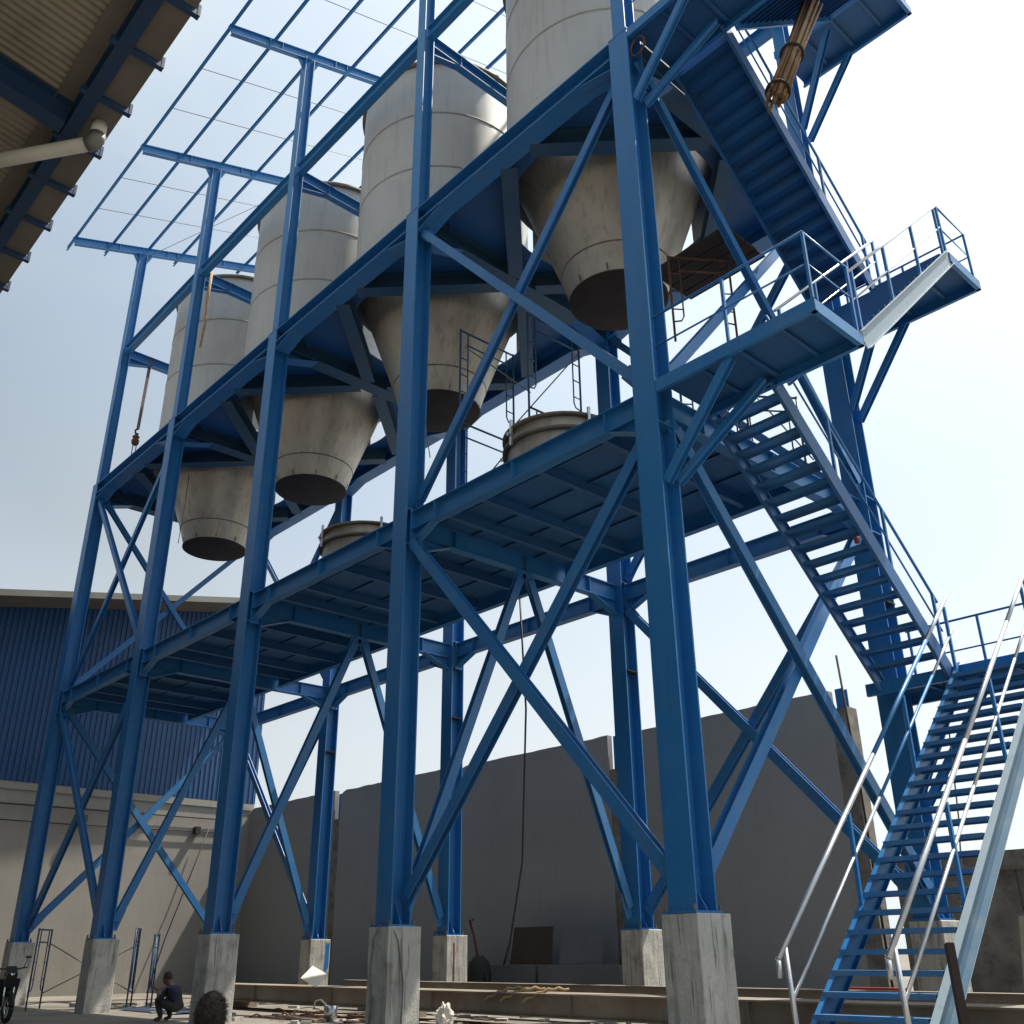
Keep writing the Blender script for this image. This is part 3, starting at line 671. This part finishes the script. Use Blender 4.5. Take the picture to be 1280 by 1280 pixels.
# blocks and sheets against the wall
for x0, x1, z1, lb in ((-14.6, -11.75, GZ+.92, 'left grey block of the low pair against the wall'), (-11.65, -8.9, GZ+.92, 'right grey block of the low pair against the wall')):
    mb = MB().box((x0, 8.6, GZ), (x1, 9.5, z1)); obj('concrete_block', mb, 'sheet', label=lb, cat='block', group='blocks against the wall')
def sheetup(x0, x1, zt, m, lb, c):
    mb = MB().poly([(x0, 8.75, GZ+.93), (x1, 8.75, GZ+.93), (x1-.02, 8.88, zt), (x0+.04, 8.88, zt)], (0, .04, 0)); obj('leaning_sheet', mb, m, label=lb, cat=c)
sheetup(-12.85, -11.35, .22, 'plywood', 'dark brown board leaning on the block against the wall', 'board')
sheetup(-11.05, -9.65, .10, 'sheet', 'dark blue grey steel sheet leaning right of the brown board', 'sheet')
eq = thing('hand_pump', (-13.3, 8, GZ), 'dark hand pump machine with tall lever beside the back pedestal', 'machine')
obj('body', MB().lathe([(.05, .1), (.28, .3), (.32, .7), (.26, 1.0), (.1, 1.15)], V((-13.2, 8, GZ)), 16), 'rubber', eq)
obj('lever', MB().tube([(-13.25, 8, GZ+1.05), (-13.45, 8, GZ+1.7), (-13.6, 8, GZ+2.0), (-13.45, 8, GZ+2.02)], .035, 6), 'rust', eq)
for dx in (-.25, .25): obj('leg', MB().tube([(-13.2+dx*.3, 8, GZ+.4), (-13.2+dx, 7.9, GZ)], .04, 6), 'rubber', eq)
obj('hose', MB().tube([(-13.0, 8, GZ+.9), (-12.75, 7.9, GZ+.5), (-12.85, 7.8, GZ+.1), (-12.6, 7.7, GZ+.03)], .035, 6), 'rubber', eq)
# square paper card, bucket, bag, planks, tarp, debris
def card():
    c = V((-13.3, 3.15, GZ+.76)); nn = V((.45, -.30, .84)).normalized(); e1 = V((0, 0, 1)).cross(nn).normalized(); e2 = nn.cross(e1)
    pts = [c+e1*.30+e2*.06, c-e1*.06+e2*.40, c-e1*.30-e2*.06, c+e1*.06-e2*.40]
    obj('white_card', MB().poly(pts, -nn*.008), 'paper', label='square white card propped on the girder', cat='card')
card()
bk = thing('metal_pail', (-10.6, 1.9, GZ), 'small metal pail with bent handle among scraps on the ground', 'pail')
obj('pail_body', MB().lathe([(.001, .005), (.11, .005), (.14, .28), (.13, .28), (.10, .02)], V((-10.6, 1.9, GZ)), 20), 'galv', bk)
obj('handle', MB().tube([(-10.74, 1.9, GZ+.27), (-10.9, 1.85, GZ+.38), (-11.02, 1.8, GZ+.36), (-11.06, 1.8, GZ+.22)], .018, 6), 'pvc', bk)
bm = bmesh.new(); bmesh.ops.create_icosphere(bm, subdivisions=5, radius=.24)
from mathutils import noise as mnoise
for v in bm.verts: v.co = V((v.co.x*.8, v.co.y*.7, v.co.z*1.15))*(1+.5*mnoise.noise(v.co*7)+.25*mnoise.noise(v.co*17)); v.co.z = max(v.co.z, -.27)
me = bpy.data.meshes.new('white_sack'); bm.to_mesh(me); bm.free(); me.polygons.foreach_set('use_smooth', [True]*len(me.polygons)); me.materials.append(M['paper'])
o = bpy.data.objects.new('white_sack', me); o.scale = (.75, .75, .75); place(o, (-6.5, 1.5, GZ+.21), None); tag(o, 'crumpled white sack on the ground right of the second pedestal', 'sack')
planks = [(-19.5, 4.2, 12, 2.6, 'pale plank on the ground near the warehouse'), (-17.4, 2.6, -14, 2.4, 'pale plank left of the squatting man'), (-16.2, 5.3, 4, 3.0, 'plank behind the squatting man'),
          (-12.2, 2.4, 20, 1.8, 'plank on the ground below the white card'), (-11.4, 1.7, -8, 2.0, 'plank beside the metal pail'), (-8.3, 2.3, 6, 2.2, 'plank at the foot of the second pedestal'), (-21.5, 2.2, 60, 2.0, 'plank by the blue scaffold frames')]
for x, y, a, ln, lb in planks:
    q = math.radians(a); d = V((math.cos(q), math.sin(q), 0)); p = V((x, y, GZ+.035))
    obj('plank', MB().ext(BX(.24, .05), p-d*ln/2, p+d*ln/2), 'wood', label=lb, cat='plank', group='planks lying in the yard')
mb = MB()
rnd = random.Random(4)
for k in range(420):
    x = rnd.uniform(-22, -3); y = rnd.uniform(.8, 8.2)
    if 2.9 < y < 4.1 or 4.6 < y < 5.1: continue
    s = rnd.uniform(.03, .16); h = s*rnd.uniform(.2, .7); a = rnd.uniform(0, 3.1); d = V((math.cos(a), math.sin(a), 0)); e = V((-d.y, d.x, 0))
    p = V((x, y, GZ)); q = rnd.uniform(.4, 1)
    mb.poly([p-d*s-e*s*q, p+d*s-e*s*q*.7, p+d*s*.8+e*s*q, p-d*s*.9+e*s*q*.8], (rnd.uniform(-.01, .01), 0, h))
obj('rubble', mb, 'conc', label='scattered rubble and scraps on the yard under the tower', cat='rubble', kind='stuff')
mb = MB(); rnd = random.Random(9)
for k in range(90):
    x = rnd.uniform(-13, -6.5); y = rnd.uniform(1.3, 2.7); a = rnd.uniform(-.5, .5); ln = rnd.uniform(.2, .7); d = V((math.cos(a), math.sin(a), 0))
    p = V((x, y, GZ+rnd.uniform(.02, .14))); mb.tube([p, p+d*ln*.5+V((0, 0, rnd.uniform(-.02, .04))), p+d*ln], rnd.uniform(.008, .02), 5)
obj('steel_offcuts', mb, 'rust', label='rusty rods and offcuts strewn in front of the girder', cat='scrap', kind='stuff')
mb = MB(); nx, ny = 16, 8; vs = []; fs = []
for i in range(nx+1):
    for j in range(ny+1):
        x = -18.6+3.2*i/nx; y = .9+1.2*j/ny; vs.append((x, y, GZ+.02+.05*abs(math.sin(i*1.3+j*.8)*math.sin(j*1.1))))
for i in range(nx):
    for j in range(ny): a = i*(ny+1)+j; fs.append((a, a+ny+1, a+ny+2, a+1))
obj('tarpaulin', mb.add(vs, fs, True), 'tarp', label='dark blue tarpaulin spread on the ground beside the squatting man', cat='tarp')
# things at the right near the stair foot
bc = obj('leaning_channel', MB().ext(CH(.07, .10, .012), (3.14, -.30, GZ), (2.99, -.02, -.36), (.65, -.75, 0)), 'darkrust', label='brown rusty steel channel leaning on the right stringer of the lowest stair', cat='channel')
obj('timber_prop', MB().ext(BX(.12, .12), (3.0, 1.5, GZ), (2.92, 2.2, -.1), (0, 1, 0)), 'wood', label='pale timber prop behind the brown channel by the lowest stair', cat='prop')
rm = thing('red_frame', (-1.8, 7.2, GZ), 'red painted machine frame on the ground behind the lowest stair', 'machine')
for x in (-2.4, -1.45): obj('leg', MB().box((x, 7.1, GZ), (x+.1, 7.2, GZ+.46)), 'redp', rm)
obj('crossbar', MB().box((-2.6, 7.06, GZ+.462), (-1.2, 7.24, GZ+.60)), 'redp', rm)
obj('panel', MB().box((-2.38, 7.14, GZ+.15), (-1.46, 7.16, GZ+.40)), 'blackp', rm)
# tall thin pipe next to the wall end
obj('thin_pole', MB().tube([(-2.75, 9.6, GZ), (-2.8, 9.6, 3.0), (-2.90, 9.6, 5.6)], .024, 6), 'darkrust', label='thin dark pole standing at the end of the high grey wall', cat='pole')

# ------------------------------------------------------------------ scaffold frames
def scaffold(base, ax, label, tall=1.9, wid=1.2, grp='scaffold frames in the yard', col='blue', loops=True):
    base = V(base); ax = V(ax).normalized(); t = thing('scaffold', base, label, 'scaffold', grp)
    Zv = V((0, 0, 1)); a, b = base-ax*wid/2, base+ax*wid/2; r = .022
    obj('upright', MB().tube([a, a+Zv*tall], r, 8), col, t); obj('upright', MB().tube([b, b+Zv*tall], r, 8), col, t)
    obj('top_bar', MB().tube([a+Zv*(tall-.03), b+Zv*(tall-.03)], r, 8), col, t)
    obj('mid_bar', MB().tube([a+ax*.17+Zv*(tall-.33), b-ax*.17+Zv*(tall-.33)], r*.8, 8), col, t)
    for p, s in ((a, 1), (b, -1)):
        obj('ladder_bar', MB().tube([p+ax*s*.2+Zv*(tall-.06), p+ax*s*.2+Zv*.55, p+ax*s*.15+Zv*.45, p+Zv*.42], r*.7, 6), col, t)
        for k in range(3): obj('rung', MB().tube([p+Zv*(.7+.4*k), p+ax*s*.2+Zv*(.7+.4*k)], r*.6, 6), col, t)
    return t
def xrod(p, q, label): obj('cross_rod', MB().tube([p, q], .014, 6), 'greywire', label=label, cat='rod', group='scaffold cross rods')
scaffold((-20.9, -.35, GZ), (-.8, .6, 0), 'blue scaffold frame just right of the leftmost pedestal', 1.9, 1.0, col='navy')
scaffold((-19.4, 1.5, GZ), (-.85, .52, 0), 'blue scaffold frame just right of the fourth pedestal', 1.9, .7, col='navy')
scaffold((-19.1, 1.9, GZ), (-.8, .6, 0), 'second blue scaffold frame close behind the one by the fourth pedestal', 1.75, .5, col='navy')
xrod((-21.3, -.05, GZ+1.55), (-19.7, 1.68, GZ+.35), 'upper falling rod between the two scaffold frames by the fourth pedestal')
xrod((-21.3, -.05, GZ+.35), (-19.7, 1.68, GZ+1.5), 'rising rod between the two scaffold frames by the fourth pedestal')
# scaffold tower on the platform between the silos
for (x, y, z, lb) in ((-5.5, 1.55, Z1, 'lower scaffold frame on the platform right of the second column'), (-5.5, 1.55, Z1+2.2, 'upper scaffold frame standing on the one right of the second column'),
                      (-4.15, 2.2, Z1, 'lower scaffold frame on the platform behind the near drum'), (-4.15, 2.2, Z1+2.2, 'upper scaffold frame above the near drum')):
    scaffold((x, y, z), (0.02, 1, 0), lb, 2.2, 1.46, 'scaffold frames on the platform', 'navy')
xrod((-5.5, .9, Z1+.3), (-4.15, 1.5, Z1+1.8), 'rising rod between the lower scaffold frames on the platform')
xrod((-5.5, 2.2, Z1+1.8), (-4.15, 2.9, Z1+.3), 'falling rod between the lower scaffold frames on the platform')
xrod((-5.5, .9, Z1+4.0), (-4.15, 1.5, Z1+2.5), 'falling rod between the upper scaffold frames on the platform')
xrod((-5.5, 2.2, Z1+2.5), (-4.15, 2.9, Z1+4.0), 'rising rod between the upper scaffold frames on the platform')
for (x, y, z, lb) in ((-.7, 2.6, Z1, 'lower scaffold frame behind the landing railing beside the nearest column'), (-.7, 2.6, Z1+2.4, 'upper rusty topped scaffold frame beside the nearest silo hopper'), (-.6, 4.2, Z1, 'scaffold frame farther back behind the landing railing')):
    scaffold((x, y, z), (.6, .8, 0), lb, 1.9, 1.15, 'scaffold frames by the landing', 'rust' if 'rusty' in lb else 'navy')
for j in range(4):
    y = 2.3+.32*j
    obj('scaffold_board', MB().box((-1.6, y, Z1+4.32), (.15, y+.29, Z1+4.36)), 'darkrust', label=('nearest', 'second', 'third', 'farthest')[j]+' of four dark boards laid on the scaffold by the nearest silo', cat='board', group='boards on the scaffold')
xrod((-1.2, 2.4, Z1+.3), (0.1, 3.2, Z1+1.7), 'rod crossing behind the landing railing')
xrod((-.4, 3.0, Z1+1.7), (.1, 4.3, Z1+.3), 'falling rod behind the landing railing')

# ------------------------------------------------------------------ hanging things
hs = thing('chain_hoist', (-24, .95, 20.0), 'red chain hoist hanging on a strap at the far left column', 'hoist')
obj('strap', MB().ext(BX(.11, .02), (-24, .95, 20.1), (-24, .9, 17.05), (1, 0, 0)), 'strap', hs)
obj('hook', MB().tube([(-24, .9, 17.05), (-24, .82, 16.98), (-24, .84, 16.86), (-24, .95, 16.86)], .035, 8), 'wire', hs)
obj('hoist_body', MB().lathe([(.05, .0), (.12, .05), (.14, .18), (.09, .27), (.13, .34), (.04, .44)], V((-24, .88, 16.38)), 14), 'rust', hs)
for dy in (-.06, .06): obj('chain', MB().tube([(-24, .88+dy, 16.4), (-24, .88+dy, 14.6)], .018, 6), 'greywire', hs)
obj('hanging_rope', MB().tube([(-17.75, .28, 20.0), (-17.75, .25, 19.0), (-17.74, .28, 18.0), (-17.75, .24, 17.1)], [.05, .055, .05, .03], 8), 'rope', label='twisted yellow rope hanging along the fourth column under the roof', cat='rope')
obj('platform_cable', MB().tube([(-7.45, 4.22, 7.0), (-7.7, 4.6, 4.5), (-9.6, 6.2, 1.5), (-11.6, 7.6, -.2), (-12.87, 8.55, GZ+.93)], .022, 6), 'wire', label='thin black cable hanging from the platform to the block by the wall', cat='cable')
for p, q, lb in (((-20.3, 1.5, 14.0), (-20.4, 1.5, 11.6), 'thin wire loop beside the farthest hopper'), ((-8.6, 2.0, 12.0), (-8.4, 2.3, 10.2), 'thin pale wire hanging from the second hopper outlet'), ((1.2, 5.3, 3.6), (.9, 4.9, -.8), 'thin wire dangling beside the right back column')):
    obj('hanging_wire', MB().tube([p, (V(p)+V(q))/2+V((.06, 0, 0)), q], .012, 5), 'greywire', label=lb, cat='wire')
bb = thing('bamboo_bundle', (2.2, 1.0, 12.0), "brown bundle of bamboo poles slung under the topmost stair flight", 'bundle')
rnd = random.Random(2); a0, b0 = V((2.17, .95, 12.0)), V((2.25, 2.78, 15.7)); dd = (b0-a0).normalized(); e1 = dd.cross(V((1, 0, 0))).normalized(); e2 = V((1, 0, 0))
for k in range(19):
    r = .16*math.sqrt((k+.5)/19); t = k*2.4; off = e1*r*math.cos(t)+e2*r*math.sin(t)
    st = rnd.uniform(-.25, .25); j = off*rnd.uniform(.9, 1.25)
    obj('bamboo_pole', MB().tube([a0+off+dd*st, (a0+b0)/2+off*.9, b0+j+dd*st], [.03, .034, .03], 7), 'bamboo', bb)
for f in (.06, .42): 
    c = a0.lerp(b0, f); pts = [c+e1*.185*math.cos(q*.3927)+e2*.185*math.sin(q*.3927) for q in range(17)]
    obj('lashing', MB().tube(pts, .028, 6), 'darkrust', bb)
obj('hook_ring', MB().tube([(.35+.16*math.sin(q*.6), -.1, 14.15-.2+.2*math.cos(q*.6)) for q in range(11)], .02, 6), 'rust', label='rusty wire ring hanging from the upper landing next to the nearest column', cat='ring')
# rope looped on the second pedestal
obj('pedestal_rope', MB().tube([(-5.95, -.30, .02), (-6.08, -.315, -.2), (-6.12, -.315, -.7), (-6.05, -.315, -1.1), (-6.15, -.32, GZ+.02)], .010, 6), 'fascia', label='thin grey rope trailing down the front of the second pedestal', cat='rope')
obj('pedestal_rope', MB().tube([(-5.9, -.28, .05), (-5.76, -.26, .09), (-5.71, -.1, -.2), (-5.70, .02, -.8), (-5.71, .0, GZ+.02)], .010, 6), 'fascia', label='thin grey rope trailing down the right side of the second pedestal', cat='rope')
obj('pipe_cap', MB().tube([(.28, 5.0, 6.2), (.29, 5.02, 6.1), (.28, 5.05, 6.06)], .05, 8), 'redp', label='small red object hanging behind the second stair flight', cat='tool')

# ------------------------------------------------------------------ people
def skin_mesh(name, pts, edges, radii, root=0, sub=2):
    me = bpy.data.meshes.new(name); me.from_pydata(pts, edges, []); me.update()
    o = bpy.data.objects.new(name+'_tmp', me); COL.objects.link(o)
    sk = o.modifiers.new('skin', 'SKIN'); sk.use_smooth_shade = True
    if not me.skin_vertices: me.skin_vertices.new()
    for i, r in enumerate(radii):
        rr = r if isinstance(r, tuple) else (r, r); me.skin_vertices[0].data[i].radius = rr
        me.skin_vertices[0].data[i].use_root = (i == root)
    sb = o.modifiers.new('sub', 'SUBSURF'); sb.levels = sub; sb.render_levels = sub
    dg = bpy.context.evaluated_depsgraph_get(); ev = o.evaluated_get(dg); out = bpy.data.meshes.new_from_object(ev)
    bpy.data.objects.remove(o); out.name = name
    return out
def person(loc, rot, label, bushy=False):
    # squatting figure facing local -X, feet at z=0
    t = bpy.data.objects.new('person', None); place(t, loc, None); tag(t, label, 'person'); t.rotation_euler = (0, 0, rot)
    pts = [(.10, 0, .26), (.12, 0, .38), (.06, 0, .52), (-.04, 0, .62), (-.09, 0, .66), (-.12, 0, .70), (-.15, 0, .75),
           (.10, .12, .24), (-.26, .16, .42), (-.12, .15, .10), (-.14, .15, .05), (-.26, .16, .03),
           (.10, -.12, .24), (-.26, -.16, .42), (-.12, -.15, .10), (-.14, -.15, .05), (-.26, -.16, .03),
           (-.02, .17, .58), (-.12, .25, .36), (-.30, .14, .52), (-.02, -.17, .58), (-.14, -.24, .38), (-.32, -.06, .56)]
    ed = [(0, 1), (1, 2), (2, 3), (3, 4), (4, 5), (5, 6), (0, 7), (7, 8), (8, 9), (9, 10), (10, 11), (0, 12), (12, 13), (13, 14), (14, 15), (15, 16), (3, 17), (17, 18), (18, 19), (3, 20), (20, 21), (21, 22)]
    ra = [.15, .14, .14, .12, .055, .075, .07, .10, .075, .055, .045, .035, .10, .075, .055, .045, .035, .07, .048, .035, .07, .048, .035]
    me = skin_mesh('body', pts, ed, ra); me.materials.append(M['shirt']); me.materials.append(M['trousers']); me.materials.append(M['skin'])
    for p in me.polygons:
        c = p.center
        if c.z > .665 and abs(c.y) < .12: p.material_index = 2
        elif c.x < -.20 and c.z > .44 and abs(c.y) < .22 and c.z < .62: p.material_index = 2
        elif c.z < .055: p.material_index = 2
        elif c.z < .34 or c.x < -.16: p.material_index = 1
        p.use_smooth = True
    o = bpy.data.objects.new('body', me); COL.objects.link(o); o.parent = t
    # head with face features
    bm = bmesh.new(); bmesh.ops.create_icosphere(bm, subdivisions=4, radius=1)
    for v in bm.verts:
        x, y, z = v.co; jaw = 1-.28*max(0, -z)**1.5
        px = x*.098*jaw; py = y*.076*jaw; pz = z*.118
        if x < -.6 and abs(y) < .22 and -.35 < z < .2: px -= .022*(1-abs(y)/.22)*(1-abs(z+.12)/.35)       # nose
        if x < -.5 and .12 < abs(y) < .55 and .0 < z < .22: px += .010                                     # eye sockets
        if x < -.6 and abs(y) < .32 and -.58 < z < -.46: px += .006                                        # mouth
        if abs(y) > .9 and abs(x) < .25 and -.25 < z < .25: py *= 1.13                                     # ears
        v.co = V((px, py, pz))
    me = bpy.data.meshes.new('head'); bm.to_mesh(me); bm.free(); me.materials.append(M['skin'])
    for p in me.polygons: p.use_smooth = True
    h = bpy.data.objects.new('head', me); COL.objects.link(h); h.parent = t; h.location = (-.18, 0, .78); h.rotation_euler = (0, .12, 0)
    bm = bmesh.new(); bmesh.ops.create_icosphere(bm, subdivisions=4, radius=1); rn = random.Random(3)
    k = 1.38 if bushy else 1.06
    bmesh.ops.delete(bm, geom=[v for v in bm.verts if (v.co.x < -.35 and v.co.z < .45) or v.co.z < (-.75 if bushy else -.25)], context='VERTS')
    for v in bm.verts:
        j = 1+(rn.uniform(-.04, .04) if bushy else rn.uniform(-.02, .02))
        v.co = V((v.co.x*.098*k*j, v.co.y*.082*k*j, v.co.z*.118*k*j+.008))
    me = bpy.data.meshes.new('hair'); bm.to_mesh(me); bm.free(); me.materials.append(M['hair'])
    q = bpy.data.objects.new('hair', me); COL.objects.link(q); q.parent = t; q.location = (-.172, 0, .79)
    if bushy:
        mb = MB(); 
        for kx in range(5000):
            th = rn.uniform(0, 6.28); ph = math.acos(rn.uniform(-.5, 1)); d = V((math.sin(ph)*math.cos(th), math.sin(ph)*math.sin(th), math.cos(ph)))
            if d.x < -.5 and d.z < .3: continue
            p = V((d.x*.14, d.y*.12, d.z*.165)); p *= rn.uniform(.85, 1.05); e = p*rn.uniform(1.0, 1.14)+V((rn.uniform(-.03, .03), rn.uniform(-.03, .03), rn.uniform(-.03, .01))); s = d.cross(V((rn.random(), rn.random(), rn.random()))).normalized()*.003
            mb.add([p-s, p+s, e], [(0, 1, 2)])
        me = mb.mesh('hair_tufts', V((0, 0, 0))); me.materials.append(M['hair'])
        qq = bpy.data.objects.new('hair_tufts', me); COL.objects.link(qq); qq.parent = q; qq['kind'] = 'stuff'
    # hands: palm and five fingers each
    for sy, (hx, hy, hz) in ((1, (-.30, .14, .52)), (-1, (-.32, -.06, .56))):
        hp = [(0, 0, 0), (-.05, 0, .01)]; he = [(0, 1)]; hr = [.026, (.036, .016)]
        for fi in range(4):
            b0_ = len(hp); yy = (fi-1.5)*.02; ln = (.058, .068, .064, .05)[fi]
            hp += [(-.07, yy, .012), (-.07-ln*.55, yy, .022), (-.07-ln, yy*1.02, .004)]; he += [(1, b0_), (b0_, b0_+1), (b0_+1, b0_+2)]; hr += [.0105, .0095, .008]
        b0_ = len(hp); hp += [(-.03, sy*.035, .005), (-.06, sy*.055, .012)]; he += [(0, b0_), (b0_, b0_+1)]; hr += [.012, .009]
        hm = skin_mesh('hand', hp, he, hr, 0, 1); hm.materials.append(M['skin'])
        ho = bpy.data.objects.new('hand', hm); COL.objects.link(ho); ho.parent = t; ho.location = (hx, hy, hz); ho.rotation_euler = (0, .5, 0)
    return t
p1 = person((-13.35, -.15, GZ), math.radians(28), 'person in dark shirt squatting between two front pedestals, hand raised to mouth')
p2 = person((-.44, -5.80, GZ-.03), math.radians(-27), 'bushy dark haired head of a crouching person at the bottom edge, before the third pedestal', True)

# ------------------------------------------------------------------ motorcycle, mostly outside the left edge
mc = thing('motorcycle', (-15.9, -2.72, GZ), 'black motorcycle with a yellow sticker cut by the bottom left corner', 'motorcycle')
MX, MYy = -15.9, -2.72
def tor(cx, cy, cz, R, r, n=28): return MB().tube([(cx+R*math.cos(2*math.pi*i/n), cy, cz+R*math.sin(2*math.pi*i/n)) for i in range(n+1)], r, 8)
for x in (MX+.62, MX-.62):
    wq = obj('wheel', tor(x, MYy, GZ+.30, .25, .05), 'rubber', mc)
    obj('rim', tor(x, MYy, GZ+.30, .20, .018), 'chrome', wq)
    for k in range(6):
        a = k*math.pi/3; obj('spoke', MB().tube([(x, MYy, GZ+.30), (x+.2*math.cos(a), MYy, GZ+.30+.2*math.sin(a))], .008, 4), 'chrome', wq)
for sy in (-.09, .09): obj('fork', MB().tube([(MX+.62, MYy+sy, GZ+.30), (MX+.42, MYy+sy, GZ+.92)], .025, 8), 'chrome', mc)
obj('handlebar', MB().tube([(MX+.3, MYy-.34, GZ+1.02), (MX+.42, MYy-.15, GZ+1.0), (MX+.42, MYy+.15, GZ+1.0), (MX+.3, MYy+.34, GZ+1.02)], .016, 8), 'blackp', mc)
for sy in (-1, 1):
    mi = obj('mirror', MB().tube([(MX+.36, MYy+sy*.26, GZ+1.01), (MX+.34, MYy+sy*.32, GZ+1.2)], .008, 6), 'blackp', mc)
    obj('mirror_glass', MB().lathe([(.001, 0), (.06, .0), (.065, .02), (.04, .04), (.001, .045)], V((MX+.34, MYy+sy*.33, GZ+1.2)), 14), 'blackp', mi)
obj('front_fairing', MB().poly([(MX+.52, MYy-.1, GZ+.62), (MX+.58, MYy-.1, GZ+.9), (MX+.42, MYy-.1, GZ+1.05), (MX+.3, MYy-.1, GZ+.7)], (0, .2, 0)), 'blackp', mc)
obj('headlight', MB().lathe([(.001, 0), (.08, 0), (.085, .05), (.001, .07)], V((MX+.5, MYy, GZ+.86)), 16), 'chrome', mc)
obj('sticker', MB().box((MX+.36, MYy-.108, GZ+.78), (MX+.48, MYy-.102, GZ+.86)), 'yellow', mc)
obj('leg_shield', MB().poly([(MX+.32, MYy-.2, GZ+.3), (MX+.42, MYy-.18, GZ+.8), (MX+.36, MYy-.18, GZ+.82), (MX+.2, MYy-.2, GZ+.28)], (0, .4, 0)), 'blackp', mc)
obj('seat', MB().poly([(MX+.12, MYy-.11, GZ+.70), (MX+.05, MYy-.11, GZ+.78), (MX-.62, MYy-.11, GZ+.82), (MX-.7, MYy-.11, GZ+.74)], (0, .22, 0)), 'rubber', mc)
obj('body', MB().poly([(MX+.2, MYy-.1, GZ+.36), (MX+.1, MYy-.1, GZ+.69), (MX-.68, MYy-.1, GZ+.735), (MX-.8, MYy-.1, GZ+.62), (MX-.25, MYy-.1, GZ+.3)], (0, .2, 0)), 'blackp', mc)
obj('exhaust', MB().tube([(MX+.1, MYy-.16, GZ+.26), (MX-.8, MYy-.18, GZ+.36)], .045, 8), 'chrome', mc)
